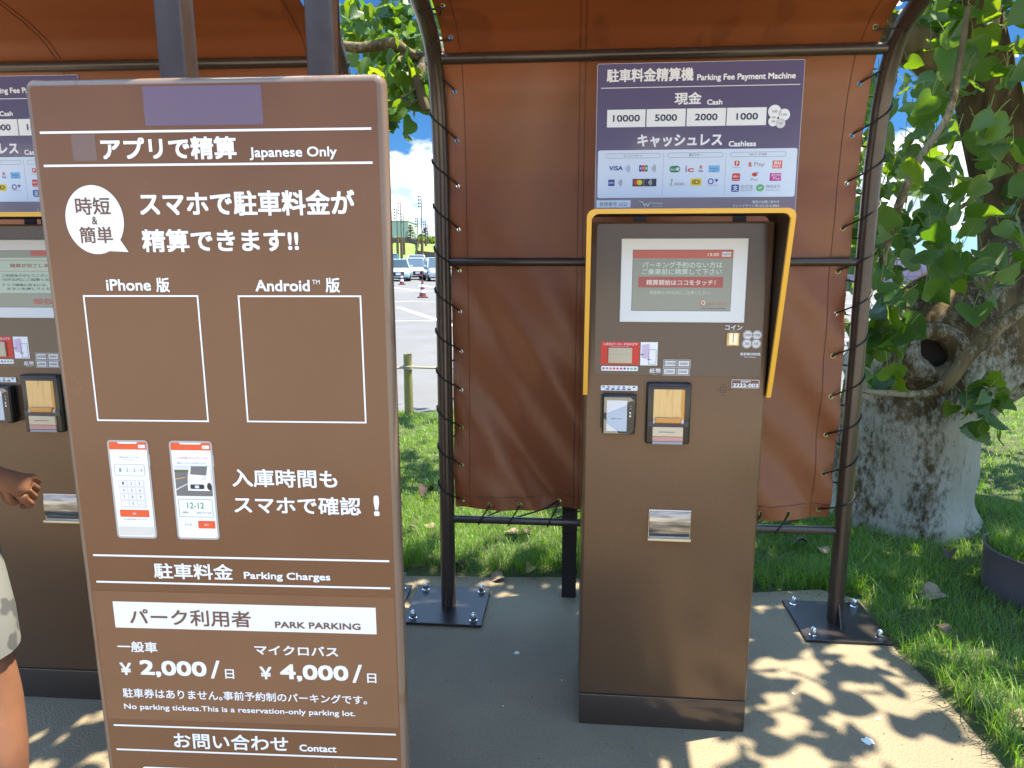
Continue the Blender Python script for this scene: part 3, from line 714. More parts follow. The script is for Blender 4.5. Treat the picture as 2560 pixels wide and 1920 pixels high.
def face_art(new, y):
    """stickers and printing on the front face; x measured from the left edge of the body"""
    k = 0.0004; Y = lambda i: y - k * i
    L = lambda s, x0, x1, z0, z1, m=white, bold=0.018, i=2: b.text(s, x0, x1, z0, z1, Y(i), m, bold)
    b = new('coin_label')
    L('コイン', 0.4041, 0.4531, 1.2955, 1.3106, key_grey, 0.024)
    L('Insert Coins', 0.418, 0.438, 1.2915, 1.2937, key_grey, 0.0)
    for x, z, s in ((0.4695, 1.2815, '500'), (0.4955, 1.2815, '100'), (0.4685, 1.2565, '50'), (0.4945, 1.2565, '10')):
        b.disc(x, z, 0.0140, Y(2), key_grey); b.disc(x, z, 0.0130, Y(3), mach_panel); b.disc(x, z, 0.0118, Y(4), key_grey); L(s, x - 0.0030 * len(s), x + 0.0030 * len(s), z - 0.0035, z + 0.0035, print_black, 0.0, 5)
    b = new('scan_label')
    b.rect(0.0466, 0.1600, 1.1896, 1.2581, Y(2), print_red); L('二次元バーコードをかざす', 0.0538, 0.1542, 1.2475, 1.2555, white, 0.012, 3); L('Hold the QR code over the reader', 0.078, 0.128, 1.2432, 1.2458, white, 0.0, 3)
    b = new('instruction_card')
    b.rect(0.1632, 0.2130, 1.1887, 1.2579, Y(2), white)
    b.poly([(0.1665, 1.2110), (0.1890, 1.2070), (0.1890, 1.2530), (0.1665, 1.2490)], Y(3), print_lav)
    b.frame(0.1875, 0.2095, 1.1920, 1.2360, 0.0009, Y(4), print_navy)
    b.poly([(0.1635, 1.2215), (0.168, 1.2240), (0.168, 1.2222), (0.175, 1.2222), (0.175, 1.2208), (0.168, 1.2208), (0.168, 1.2190)], Y(5), print_blue)
    b.poly([(0.1835, 1.2060), (0.188, 1.2085), (0.188, 1.2067), (0.195, 1.2067), (0.195, 1.2053), (0.188, 1.2053), (0.188, 1.2035)], Y(5), print_blue)
    b = new('payment_strip')
    b.rrect(0.0491, 0.1571, 1.1714, 1.1853, 0.002, Y(2), white)
    for q, m_ in enumerate((print_pink, print_grey, print_orange, print_red, print_red, print_pink, print_blue, print_grey, print_lime, print_grey)):
        b.rect(0.0525 + q * 0.0104, 0.0590 + q * 0.0104, 1.1755, 1.1812, Y(3), m_)
    b = new('bill_label')
    L('紙幣', 0.1911, 0.2245, 1.1655, 1.1804, key_grey, 0.022); L('Insert Bills', 0.198, 0.216, 1.1618, 1.1636, key_grey, 0.0)
    for x, z, s in ((0.2312, 1.1838, '10000'), (0.2713, 1.1838, '5000'), (0.2304, 1.1598, '2000'), (0.2700, 1.1598, '1000')):
        b.frame(x, x + 0.0385, z, z + 0.0230, 0.0010, Y(2), key_grey); b.rect(x + 0.0035, x + 0.0350, z + 0.0033, z + 0.0197, Y(2), key_grey); L(s, x + 0.0192 - 0.0028 * len(s), x + 0.0192 + 0.0028 * len(s), z + 0.0080, z + 0.0150, print_black, 0.0, 3)
    b = new('terms_label')
    L('駐車場利用約款', 0.4516, 0.5086, 1.2216, 1.2300, white, 0.012); L('Terms of Service', 0.4627, 0.4968, 1.2155, 1.2195, white, 0.0)
    b = new('number_label')
    b.rframe(0.4306, 0.5105, 1.1250, 1.1498, 0.003, 0.0013, Y(2), white); b.rrect(0.4319, 0.5092, 1.1263, 1.1485, 0.002, Y(1), print_brown)
    L('管理番号', 0.4566, 0.4853, 1.1412, 1.1472, white, 0.008); L('2222-003', 0.4351, 0.5074, 1.1278, 1.1387, white, 0.03)
    b = new('payment_strip')
    b.rrect(0.0494, 0.1578, 1.1115, 1.1270, 0.0022, Y(2), white)
    for q, m_ in enumerate((print_green, print_red, print_sky, print_grey, print_blue, print_yellow, print_navy)):
        b.rect(0.0535 + q * 0.0150, 0.0610 + q * 0.0150, 1.1205, 1.1245, Y(3), m_)
    for q, m_ in enumerate((print_blue, print_navy, print_blue, print_blue, print_black)):
        b.rect(0.0640 + q * 0.0160, 0.0740 + q * 0.0160, 1.1140, 1.1180, Y(3), m_)

def screen_art(b, y, kind):
    k = 0.0004; Y = lambda i: y - k * i
    L = lambda s, x0, x1, z0, z1, m=lcd_txt, bold=0.012, i=2: b.text(s, x0, x1, z0, z1, Y(i), m, bold)
    if kind == 'start':
        b.rect(0.1330, 0.4140, 1.5010, 1.5241, Y(1), lcd_red)
        L('13:50', 0.3437, 0.3748, 1.5071, 1.5160, lcd_white, 0.02); b.rect(0.3831, 0.4087, 1.5056, 1.5188, Y(2), key_grey); L('English', 0.3850, 0.4070, 1.5085, 1.5155, print_navy, 0.0, 3)
        L('パーキング予約のない方は', 0.1600, 0.3860, 1.4735, 1.4912); L('ご乗車前に精算して下さい', 0.1600, 0.3850, 1.4545, 1.4715)
        b.rect(0.1500, 0.3900, 1.4177, 1.4483, Y(1), lcd_btn); L('精算開始はココをタッチ！', 0.1730, 0.3690, 1.4245, 1.4402, lcd_white, 0.012)
        L('精算後は15分以内にご出庫ください。', 0.1830, 0.3560, 1.3980, 1.4090, lcd_txt, 0.0)
        b.rect(0.3290, 0.3340, 1.3644, 1.3795, Y(1), lcd_red); b.disc(0.3370, 1.3745, 0.0062, Y(2), lcd_white, 18); b.disc(0.3370, 1.3745, 0.0038, Y(3), lcd_red, 18)
        L('クルパー パーク', 0.3450, 0.4020, 1.3655, 1.3765, lcd_red, 0.01); L('https://www.parking.jp/', 0.3310, 0.4020, 1.3560, 1.3612, print_navy, 0.0)
    else:
        b.rect(0.1330, 0.2600, 1.5085, 1.5241, Y(1), lcd_grey); b.rect(0.2610, 0.3140, 1.5085, 1.5241, Y(2), lcd_red); b.rect(0.3150, 0.4140, 1.5085, 1.5241, Y(1), lcd_white)
        b.rrect(0.1380, 0.3660, 1.3950, 1.5030, 0.004, Y(1), lcd_pale); b.frame(0.1460, 0.3600, 1.4610, 1.4950, 0.0010, Y(2), lcd_red)
        L('精算が完了しました', 0.1900, 0.3500, 1.4730, 1.4850, lcd_btn, 0.008, 3)
        L('ご利用ありがとうございました。', 0.1600, 0.3560, 1.4440, 1.4530, print_navy, 0.0, 3); L('15分以内にご出庫ください。', 0.1600, 0.3500, 1.4320, 1.4405, print_navy, 0.0, 3)
        L('トップ画面に戻るには、左上の', 0.1600, 0.3540, 1.4160, 1.4240, print_navy, 0.0, 3); L('ボタンを押してください。', 0.1700, 0.3520, 1.4040, 1.4120, print_navy, 0.0, 3)
        L('領収書', 0.2500, 0.3500, 1.3600, 1.3780, lcd_red, 0.01, 3)
        b.rect(0.3720, 0.4140, 1.3513, 1.5060, Y(1), mat_orange)
        L('今回', 0.3780, 0.4050, 1.4560, 1.4660, lcd_white, 0.0, 2)

lcd_pale = mat('lcd_lit_pale', (0.30, 0.38, 0.32), 0.15, emit=0.10)
mat_orange = mat('lcd_lit_orange', (0.36, 0.17, 0.11), 0.15, emit=0.1)
MG = 'parking payment machines'
def make_machine(loc, rz, label, kind, hdx=0.0):
    root = empty('payment_machine', loc, rz, label, 'payment machine', MG)
    X = -MW / 2
    T = Matrix.Translation((X, 0, 0))
    def fin(b, name, parent=root, **kw):
        b.v = [(v[0] + X, v[1], v[2]) for v in b.v]
        return b.build(name, parent, **kw)
    b = MB(); b.rbox(0.0015, MW - 0.0015, 0.0015, MD, 0.0, 0.1085, mach_base, 0.004, 2); fin(b, 'plinth', smooth=True)
    b = MB(); b.box(0.006, MW - 0.006, 0.006, MD - 0.004, 0.1085, 0.114, mach_dark)
    # body with the vertical edges rounded
    bm = bmesh.new(); bmesh.ops.create_cube(bm, size=1)
    for v in bm.verts: v.co = (MW / 2 + v.co.x * MW, MD / 2 + v.co.y * MD, 0.114 + (MH - 0.114) * (v.co.z + 0.5))
    bmesh.ops.bevel(bm, geom=[e for e in bm.edges if abs(e.verts[0].co.z - e.verts[1].co.z) > 0.5], offset=0.010, segments=4, affect='EDGES', profile=0.5)
    bmesh.ops.bevel(bm, geom=[e for e in bm.edges if e.calc_face_angle(0) > 1.0], offset=0.0025, segments=2, affect='EDGES', profile=0.5)
    b.bm(bm, mach); body = fin(b, 'body', smooth=True)
    b = MB(); P = rrpts(0.0285, 0.5120, 1.1590, 1.5980, 0.011)
    b.poly(P, -0.0022, mach_panel); n = len(P)
    b.add([(p[0], -0.0022, p[1]) for p in P] + [(p[0], 0.001, p[1]) for p in P], [(i, n + i, n + (i + 1) % n, (i + 1) % n) for i in range(n)], mach_panel)
    fin(b, 'control_panel')
    PF = -0.0022
    # screen
    b = MB(); b.rbox(0.0990, 0.4560, PF - 0.007, PF + 0.002, 1.3173, 1.5572, bezel, 0.0015, 1); fr = fin(b, 'screen_frame')
    b = MB(); b.rect(0.1320, 0.4150, 1.3502, 1.5251, PF - 0.0073, black_pl); b.rect(0.1330, 0.4140, 1.3513, 1.5241, PF - 0.0077, lcd_grey); screen_art(b, PF - 0.0077, kind); fin(b, 'screen', fr)
    # printing
    art = []
    def new(nm): art.append((nm, MB())); return art[-1][1]
    face_art(new, PF)
    for nm, bb in art: fin(bb, nm)
    # barcode window
    b = MB(); b.rbox(0.0682, 0.1387, PF - 0.006, PF, 1.1941, 1.2412, window_m, 0.002, 2); b.rect(0.0700, 0.1369, 1.2205, 1.2209, PF - 0.0063, print_grey); fin(b, 'scanner_window')
    # coin slot
    b = MB(); b.rbox(0.4091, 0.4455, PF - 0.006, PF, 1.2496, 1.2890, worn_brass, 0.0015, 1)
    b.rect(0.4160, 0.4400, 1.2540, 1.2860, PF - 0.0063, steel_tray); b.rect(0.4265, 0.4285, 1.2580, 1.2850, PF - 0.0067, print_black); fin(b, 'coin_slot')
    # card reader
    b = MB(); b.rbox(0.0545, 0.1520, -0.030, 0.001, 0.9826, 1.1030, black_pl, 0.006, 3); b.rbox(0.0500, 0.1560, -0.004, 0.001, 0.9990, 1.1000, black_pl, 0.001, 1); rd = fin(b, 'card_reader', smooth=True)
    b = MB(); ch = [(0.0590, 0.9860), (0.1340, 0.9860), (0.1480, 1.0000), (0.1480, 1.0840), (0.1360, 1.0960), (0.0590, 1.0960)]
    b.poly(ch, -0.0303, reader_tan); b.poly([(0.0590, 1.0320), (0.1040, 0.9870), (0.1340, 0.9870), (0.1480, 1.0000), (0.1480, 1.0830), (0.1420, 1.0870), (0.0590, 1.0480)], -0.0306, black_pl)
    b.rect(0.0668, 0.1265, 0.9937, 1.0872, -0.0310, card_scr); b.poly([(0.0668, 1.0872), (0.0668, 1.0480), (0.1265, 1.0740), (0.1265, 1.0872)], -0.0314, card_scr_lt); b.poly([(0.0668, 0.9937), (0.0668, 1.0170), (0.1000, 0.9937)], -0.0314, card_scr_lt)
    b.text('お待ちください', 0.080, 0.112, 1.030, 1.034, -0.0318, print_navy, 0.0)
    for z in (1.070, 1.062): b.disc(0.137, z, 0.0014, -0.0310, key_grey, 10)
    b.disc(0.136, 1.050, 0.0026, -0.0310, white, 12); b.disc(0.136, 1.043, 0.0017, -0.0310, white, 10); b.rect(0.1335, 0.1385, 1.0375, 1.0408, -0.0310, white); fin(b, 'reader_screen', rd)
    # bill acceptor
    b = MB(); b.rbox(0.1835, 0.3140, -0.022, 0.001, 0.9535, 1.1400, black_pl, 0.007, 3); b.box(0.1900, 0.3080, -0.0245, -0.02, 1.0090, 1.0260, navy); b.rbox(0.1870, 0.3105, -0.026, -0.015, 1.130, 1.1385, navy, 0.003, 2)
    ac = fin(b, 'bill_acceptor', smooth=True)
    b = MB(); b.rect(0.2045, 0.2930, 1.0270, 1.1206, -0.0224, worn_brass); b.rect(0.2860, 0.2945, 1.0270, 1.1206, -0.0228, amber)
    b.rbox(0.2100, 0.2870, -0.030, -0.020, 1.0200, 1.0360, amber, 0.003, 2); b.rbox(0.2045, 0.2100, -0.027, -0.020, 1.0180, 1.0300, key_grey, 0.002, 2); b.rbox(0.2870, 0.2935, -0.027, -0.020, 1.0180, 1.0300, key_grey, 0.002, 2); fin(b, 'bill_flap', ac)
    b = MB(); b.rbox(0.2035, 0.2930, -0.028, -0.020, 0.9790, 1.0080, lbl_cream, 0.002, 2); b.rect(0.2220, 0.2690, 0.9920, 0.9945, -0.0284, print_grey)
    b.rbox(0.2035, 0.2930, -0.028, -0.020, 0.9650, 0.9785, pinkish, 0.001, 1); b.rect(0.2040, 0.2925, 0.9715, 0.9725, -0.0284, print_lav); b.rbox(0.2035, 0.2930, -0.027, -0.020, 0.9550, 0.9645, print_sky2, 0.001, 1); fin(b, 'bill_outlet', ac)
    # coin tray
    b = MB(); b.rbox(0.2030, 0.3320, -0.004, 0.001, 0.6460, 0.7432, steel_tray, 0.002, 2); tr = fin(b, 'return_tray')
    b = MB(); b.rect(0.2060, 0.3290, 0.6580, 0.6700, -0.0044, navy)
    V = []; F = []
    for i in range(9):
        t = i / 8; z = 0.667 + 0.071 * t; yy = -0.0052 - 0.008 * math.sin(PI * t * 0.5 + 0.0) * (1 - t) * 2
        V += [(0.2060, yy, z), (0.3290, yy, z)]
    F = [(2 * i, 2 * i + 1, 2 * i + 3, 2 * i + 2) for i in range(8)]; b.add(V, F, tray_mirror)
    b.rbox(0.2015, 0.3325, -0.016, 0.001, 0.6455, 0.6545, worn_steel, 0.002, 2); fin(b, 'tray_flap', tr, smooth=True)
    # speaker holes
    b = MB()
    for q, rowc in enumerate((1, 3, 5, 3, 1)):
        for i in range(rowc): b.disc(0.4087 + (i - (rowc - 1) / 2) * 0.0080, 1.1335 - q * 0.0075, 0.0021, -0.0006, print_black, 10)
    fin(b, 'speaker_grille')
    # visor hood: side cheeks, top and yellow rim
    zt, yt, zb, yb = 1.630, -0.138, 1.098, -0.004
    x0, x1 = 0.0020 - 0.004, MW + 0.012
    b = MB(); r = 0.02
    prof = [(x0, zb)] + [(x0, z) for z in np.linspace(zb + 0.05, zt - r, 10)] + [(x0 + r * (1 - math.cos(R(a))), zt - r + r * math.sin(R(a))) for a in (22, 45, 68)] + [(x0 + r, zt), (x1 - r, zt)] + [(x1 - r * (1 - math.cos(R(a))), zt - r + r * math.sin(R(a))) for a in (68, 45, 22)] + [(x1, z) for z in np.linspace(zt - r, zb + 0.05, 10)] + [(x1, zb)]
    def yf(z): return yb + (yt - yb) * ((z - zb) / (zt - zb)) ** 0.92
    def inset(p, d):
        cx = (x0 + x1) / 2; return (p[0] + (d if p[0] < cx else -d) * (1 if abs(p[0] - cx) > 0.22 else 0), p[1] - (d if p[1] > zt - 0.019 else 0))
    V = []
    for p in prof:
        q = inset(p, 0.006); V += [(p[0], yf(p[1]), p[1]), (p[0], 0.10, p[1]), (q[0], yf(p[1]), q[1]), (q[0], 0.10, q[1])]
    F = []; n = len(prof)
    for i in range(n - 1):
        a, c = 4 * i, 4 * i + 4
        F += [(a, c, c + 1, a + 1), (a + 2, a + 3, c + 3, c + 2)]
    b.add(V, F, mach_hood); hood = fin(b, 'visor_hood', smooth=True)
    b = MB(); V = []
    for p in prof:
        q = inset(p, 0.0115); yy = yf(p[1])
        V += [(p[0] - (0.0015 if p[0] < 0.2 else -0.0015) * (1 if abs(p[0] - 0.27) > 0.2 else 0), yy - 0.004, p[1] + (0.0012 if p[1] > zt - 0.001 else 0)), (q[0], yy - 0.004, q[1]), (q[0], yy + 0.008, q[1]), (p[0] - (0.0015 if p[0] < 0.2 else -0.0015) * (1 if abs(p[0] - 0.27) > 0.2 else 0), yy + 0.008, p[1] + (0.0012 if p[1] > zt - 0.001 else 0))]
    F = []
    for i in range(n - 1):
        a, c = 4 * i, 4 * i + 4
        for k in range(4): F.append((a + k, a + (k + 1) % 4, c + (k + 1) % 4, c + k))
    F += [(0, 3, 2, 1), (4 * n - 4, 4 * n - 3, 4 * n - 2, 4 * n - 1)]
    b.add(V, F, yellow); fin(b, 'yellow_rim', hood)
    # header board standing on the top
    hx, hy, hz = 0.024 + hdx, 0.154, 1.65
    b = MB(); P = rrpts(hx, hx + 0.602, hz - 0.02, hz + 0.422, 0.007); n = len(P)
    b.add([(p[0], hy, p[1]) for p in P] + [(p[0], hy + 0.006, p[1]) for p in P], [tuple(range(n)), tuple(range(2 * n - 1, n - 1, -1))] + [(i, n + i, n + (i + 1) % n, (i + 1) % n) for i in range(n)], hdr_purple)
    b.box(max(hx, 0) + 0.12, max(hx, 0) + 0.16, hy + 0.006, hy + 0.012, 1.58, 1.95, steel_dk); b.box(hx + 0.42, hx + 0.46, hy + 0.006, hy + 0.012, 1.58, 1.95, steel_dk)
    hb = fin(b, 'header_board')
    b = MB(); b.rframe(hx + 0.0005, hx + 0.6015, hz - 0.0195, hz + 0.4215, 0.0065, 0.0010, hy - 0.0003, key_grey)
    fin(b, 'edge_line', hb)
    art = []
    def new(nm): art.append((nm, MB())); return art[-1][1]
    header_art(new, hy)
    for nm, bb in art:
        bb.v = [(v[0] + hx, v[1], v[2] + hz) for v in bb.v]; fin(bb, nm, hb)
    return root
mach_base = mat('plinth_paint', (0.075, 0.052, 0.040), 0.22, metal=0.35, spec=0.6, coat=0.25)
mach_hood = mat('hood_paint', (0.055, 0.036, 0.025), 0.4)
window_m = mat('frosted_window', (0.50, 0.45, 0.33), 0.25, spec=0.6, noise=0.15, nscale=5)
lbl_cream = mat('cream_label', (0.66, 0.55, 0.38), 0.35)
print_sky2 = mat('smoked_lens', (0.22, 0.27, 0.36), 0.12, coat=0.8)
tray_mirror = mat('tray_smoked_mirror', (0.36, 0.37, 0.40), 0.12, metal=0.9, noise=0.5, nscale=14, stretch=(1, 1, 8))
worn_steel = mat('worn_warm_steel', (0.66, 0.56, 0.38), 0.3, metal=0.6)
q = s2w(0.561 + MW / 2, -0.754)
make_machine((q.x, q.y, 0), S2[2], 'brown parking payment machine with red start message on its screen, fully in view', 'start')
M1_YAW = R(-4.0)
q1 = Vector((-1.690, 2.252, 0)) + Vector((math.cos(M1_YAW), math.sin(M1_YAW), 0)) * (MW / 2 - 0.048)
make_machine((q1.x, q1.y, 0), M1_YAW, 'brown parking payment machine at the left edge, half hidden by the tall sign', 'done', -0.266)

# ------------------------------------------------------------------ tall foreground sign
sg_yaw, sg_lean, sg_roll = -0.0551, 0.0145, -0.0025
SGM = Matrix.Rotation(sg_yaw, 4, 'Z') @ Matrix.Rotation(sg_lean, 4, 'X') @ Matrix.Rotation(sg_roll, 4, 'Y')
sg = empty('information_sign', (0, 0, 0), 0, 'tall brown fee sign with white Japanese lettering and two empty frames, closest in view', 'sign')
SG_H = 1.8386
sg.matrix_world = Matrix.Translation((-0.938, 1.4442, SG_H)) @ SGM @ Matrix.Translation((0.35, 0, -SG_H))
GX, GZ = -0.35, SG_H       # panel corner -> local
def sfin(b, name, parent=sg, **kw):
    b.v = [(v[0] + GX, v[1], v[2] + GZ) for v in b.v]
    return b.build(name, parent, **kw)
# panel with rounded, film-wrapped rim
b = MB(); n = 0
def ringp(d, r): return rrpts(d, 0.70 - d, -1.77 + d, -d, r, 6)
rings = [(0.000, 0.030, 0.018), (0.000, 0.012, 0.018), (0.002, 0.006, 0.017), (0.005, 0.0022, 0.016), (0.009, 0.0005, 0.013), (0.0135, 0.0, 0.009)]
V = []; F = []
for d, y, r in rings: V += [(p[0], y, p[1]) for p in ringp(d, r)]
n = len(ringp(0, 0.02))
for k in range(len(rings) - 1):
    for i in range(n): F.append((k * n + i, k * n + (i + 1) % n, (k + 1) * n + (i + 1) % n, (k + 1) * n + i))
b.add(V, F, film); b.add([(p[0], 0.030, p[1]) for p in ringp(0, 0.018)], [tuple(range(n))[::-1]], steel_dk)
sfin(b, 'rim', smooth=True)
b = MB(); b.poly(ringp(0.0135, 0.009), 0.0, sign_brown); panel = sfin(b, 'panel')
Y = lambda i: -0.0004 * i
b = MB(); b.rect(0.2358, 0.4663, -0.0886, -0.0172, Y(1), sign_purple); sfin(b, 'cover_patch', panel)
b = MB(); b.rect(0.0850, 0.1331, -0.1521, -0.1025, Y(1), sign_faint); sfin(b, 'cover_patch', panel)
b = MB(); b.rect(0.0162, 0.6838, -1.3655, -1.0535, Y(1), sign_stick); sfin(b, 'price_sheet', panel)
art = []
def piece(nm): art.append((nm, MB())); return art[-1][1]
b = None
def L(s, x0, x1, z0, z1, m=white, bold=0.022, i=2): b.text(s, x0, x1, z0, z1, Y(i), m, bold)
for z in (-0.0987, -0.1605, -0.9705, -1.0322, -1.3822, -1.4442):
    b = piece('ruled_line'); b.rect(0.0238 if z > -0.5 else 0.0286, 0.6735 if z > -0.5 else 0.6764, z - 0.0022, z + 0.0022, Y(2), white)
b = piece('heading')
L('アプリで精算', 0.1428, 0.4105, -0.1512, -0.1092, bold=0.030); b = piece('subheading'); L('Japanese Only', 0.4355, 0.6054, -0.1540, -0.1298, bold=0.020)
b = piece('speech_bubble')
c0 = (0.1145, -0.2637)
pts = [(c0[0] + 0.0592 * math.cos(R(a)), c0[1] + 0.0664 * math.sin(R(a))) for a in range(-36, 286, 8)]
b.poly(pts + [(c0[0] + 0.024, c0[1] - 0.0605), (0.1770, -0.3262)], Y(2), white)
L('時短', 0.0785, 0.1489, -0.2541, -0.2205, print_brown, 0.016, 3); L('&', 0.1087, 0.1202, -0.2727, -0.2573, print_brown, 0.012, 3); L('簡単', 0.0805, 0.1483, -0.3089, -0.2767, print_brown, 0.014, 3)
b = piece('lettering'); L('スマホで駐車料金が', 0.2085, 0.6356, -0.2575, -0.2097, bold=0.026); b = piece('lettering'); L('精算できます!!', 0.2065, 0.5213, -0.3266, -0.2822, bold=0.026)
b = piece('caption'); L('iPhone', 0.1236, 0.2156, -0.4025, -0.3796); L('版', 0.2264, 0.2541, -0.4054, -0.3764); b = piece('caption'); L('Android', 0.4287, 0.5384, -0.4039, -0.3812); L('TM', 0.5438, 0.5592, -0.3898, -0.3812, bold=0.0); L('版', 0.5700, 0.5989, -0.4061, -0.3771)
b = piece('empty_frame'); b.frame(0.0725, 0.3110, -0.6716, -0.4113, 0.0033, Y(2), white); b = piece('empty_frame'); b.frame(0.3915, 0.6405, -0.6710, -0.4116, 0.0033, Y(2), white)
# two phone pictures
for x0, x1, second in ((0.0880, 0.1760, False), (0.2210, 0.3130, True)):
    z0, z1 = -0.9297, -0.7123; b = piece('phone_picture')
    b.rrect(x0, x1, z0, z1, 0.008, Y(2), phone_grey); b.rect(x1, x1 + 0.0012, z1 - 0.055, z1 - 0.030, Y(2), phone_grey)
    b.rrect(x0 + 0.0040, x1 - 0.0040, z0 + 0.0040, z1 - 0.0040, 0.005, Y(3), white)
    zz = z1 - 0.0040
    b.poly([(x0 + 0.0040, zz - 0.0160), (x1 - 0.0040, zz - 0.0160), (x1 - 0.0040, zz - 0.002), (x1 - 0.006, zz), (x1 - 0.022, zz), (x1 - 0.025, zz - 0.0035), (x0 + 0.025, zz - 0.0035), (x0 + 0.022, zz), (x0 + 0.006, zz), (x0 + 0.0040, zz - 0.002)], Y(4), print_orange)
    b.rrect(x1 - 0.021, x1 - 0.006, zz - 0.0125, zz - 0.0055, 0.001, Y(5), white); L('メニュー', x1 - 0.0195, x1 - 0.0075, zz - 0.0105, zz - 0.0075, print_red, 0.0, 6)
    if not second:
        L('お客様のお車のナンバー4桁を', x0 + 0.022, x1 - 0.022, z1 - 0.0385, z1 - 0.0350, print_grey, 0.0, 4); L('入力してください。', x0 + 0.030, x1 - 0.030, z1 - 0.0440, z1 - 0.0405, print_grey, 0.0, 4)
        b.rframe(x0 + 0.010, x1 - 0.012, z1 - 0.0780, z1 - 0.0520, 0.002, 0.0007, Y(4), print_grey)
        for k in range(4):
            xx = x0 + 0.0165 + k * 0.0153; b.rframe(xx, xx + 0.0125, z1 - 0.0735, z1 - 0.0565, 0.0012, 0.0005, Y(4), key_grey); L(str(k + 1), xx + 0.0042, xx + 0.0082, z1 - 0.0690, z1 - 0.0610, print_grey, 0.0, 5)
        b.rect(x0 + 0.016, x1 - 0.016, z1 - 0.148, z1 - 0.087, Y(4), key_grey)
        for k, s in enumerate(('1', '2', '3', '4', '5', '6', '7', '8', '9', '', '0', '全クリア')):
            xx = x0 + 0.0185 + (k % 3) * 0.0177; z = z1 - 0.0985 - (k // 3) * 0.0150
            b.rrect(xx, xx + 0.0150, z - 0.0010, z + 0.0100, 0.001, Y(5), white)
            if s: L(s, xx + (0.0058 if len(s) == 1 else 0.002), xx + (0.0092 if len(s) == 1 else 0.013), z + 0.0015, z + (0.0078 if len(s) == 1 else 0.005), print_black, 0.0, 6)
        b.rrect(x0 + 0.012, x1 - 0.012, z1 - 0.1690, z1 - 0.1530, 0.002, Y(4), print_orange); L('検索', x0 + 0.040, x1 - 0.040, z1 - 0.1635, z1 - 0.1590, white, 0.0, 5)
        L('本日の検索可能回数は、残り 1 回 です', x0 + 0.018, x1 - 0.018, z1 - 0.1760, z1 - 0.1728, print_grey, 0.0, 4)
        b.rect(x0 + 0.005, x1 - 0.005, z0 + 0.007, z0 + 0.026, Y(4), offwhite)
    else:
        L('こちらのお車でよろしいでしょうか?', x0 + 0.011, x1 - 0.011, z1 - 0.0395, z1 - 0.0340, print_red, 0.0, 4); L('画像をタップすると拡大表示できます。', x0 + 0.014, x1 - 0.014, z1 - 0.0500, z1 - 0.0460, print_grey, 0.0, 4)
        a0, a1, e0, e1 = x0 + 0.0070, x1 - 0.0065, z1 - 0.1200, z1 - 0.0545
        b.rect(a0, a1, e0, e1, Y(4), photo_road); b.rect(a0, a1, e1 - 0.008, e1, Y(5), key_grey); b.rect(a0, a1, e1 - 0.013, e1 - 0.008, Y(5), photo_green)
        b.poly([(a0, e0 + 0.012), (a0, e0 + 0.015), (a0 + 0.030, e0 + 0.030), (a0 + 0.030, e0 + 0.028)], Y(5), key_grey); b.poly([(a0, e0 + 0.036), (a0, e0 + 0.038), (a0 + 0.025, e0 + 0.042), (a0 + 0.025, e0 + 0.041)], Y(5), worn_brass)
        b.poly([(a0 + 0.026, e0 + 0.012), (a0 + 0.072, e0 + 0.012), (a1, e0 + 0.022), (a1, e1), (a0 + 0.033, e1), (a0 + 0.028, e0 + 0.044)], Y(6), white)
        b.poly([(a0 + 0.034, e0 + 0.048), (a0 + 0.068, e0 + 0.046), (a0 + 0.072, e1), (a0 + 0.037, e1)], Y(7), photo_road); b.rrect(a0 + 0.032, a0 + 0.062, e0 + 0.016, e0 + 0.026, 0.003, Y(7), print_black); b.rect(a0 + 0.042, a0 + 0.051, e0 + 0.018, e0 + 0.024, Y(8), pale_blue)
        b.poly([(a0 + 0.056, e0 + 0.034), (a0 + 0.068, e0 + 0.038), (a0 + 0.068, e0 + 0.044), (a0 + 0.057, e0 + 0.040)], Y(7), key_grey); b.disc(a0 + 0.073, e0 + 0.022, 0.005, Y(7), print_black, 14, 0.008)
        b.rframe(x0 + 0.009, x1 - 0.009, z1 - 0.1670, z1 - 0.1270, 0.002, 0.0008, Y(4), print_green); L('12-12', x0 + 0.028, x1 - 0.028, z1 - 0.1475, z1 - 0.1345, print_green, 0.0, 5)
        L('入庫時刻', x0 + 0.014, x0 + 0.029, z1 - 0.1585, z1 - 0.1545, print_black, 0.0, 5); L('2023/11/15 10:00', x1 - 0.045, x1 - 0.013, z1 - 0.1590, z1 - 0.1550, print_grey, 0.0, 5)
        b.rframe(x0 + 0.009, x0 + 0.045, z1 - 0.1920, z1 - 0.1750, 0.002, 0.0006, Y(4), key_grey); L('いいえ', x0 + 0.019, x0 + 0.034, z1 - 0.1860, z1 - 0.1810, print_black, 0.0, 5)
        b.rrect(x0 + 0.048, x1 - 0.007, z1 - 0.1920, z1 - 0.1750, 0.002, Y(4), print_orange); L('はい', x0 + 0.062, x0 + 0.072, z1 - 0.1860, z1 - 0.1810, white, 0.0, 5)
b = piece('lettering'); L('入庫時間も', 0.3501, 0.5736, -0.8106, -0.7710, bold=0.020); b = piece('lettering'); L('スマホで確認', 0.3500, 0.6208, -0.8695, -0.8298, bold=0.020); L('!', 0.6480, 0.6600, -0.8701, -0.8249, bold=0.03)
b = piece('heading'); L('駐車料金', 0.1605, 0.3356, -1.0218, -0.9852, bold=0.020); b = piece('subheading'); L('Parking Charges', 0.3593, 0.5478, -1.0225, -1.0013, bold=0.026)
b = piece('white_band'); b.rect(0.0600, 0.6428, -1.1400, -1.0778, Y(2), white); L('パーク利用者', 0.0946, 0.3670, -1.1318, -1.0931, print_brown, 0.016, 3); L('PARK PARKING', 0.4199, 0.6083, -1.1309, -1.1155, print_brown, 0.026, 3)
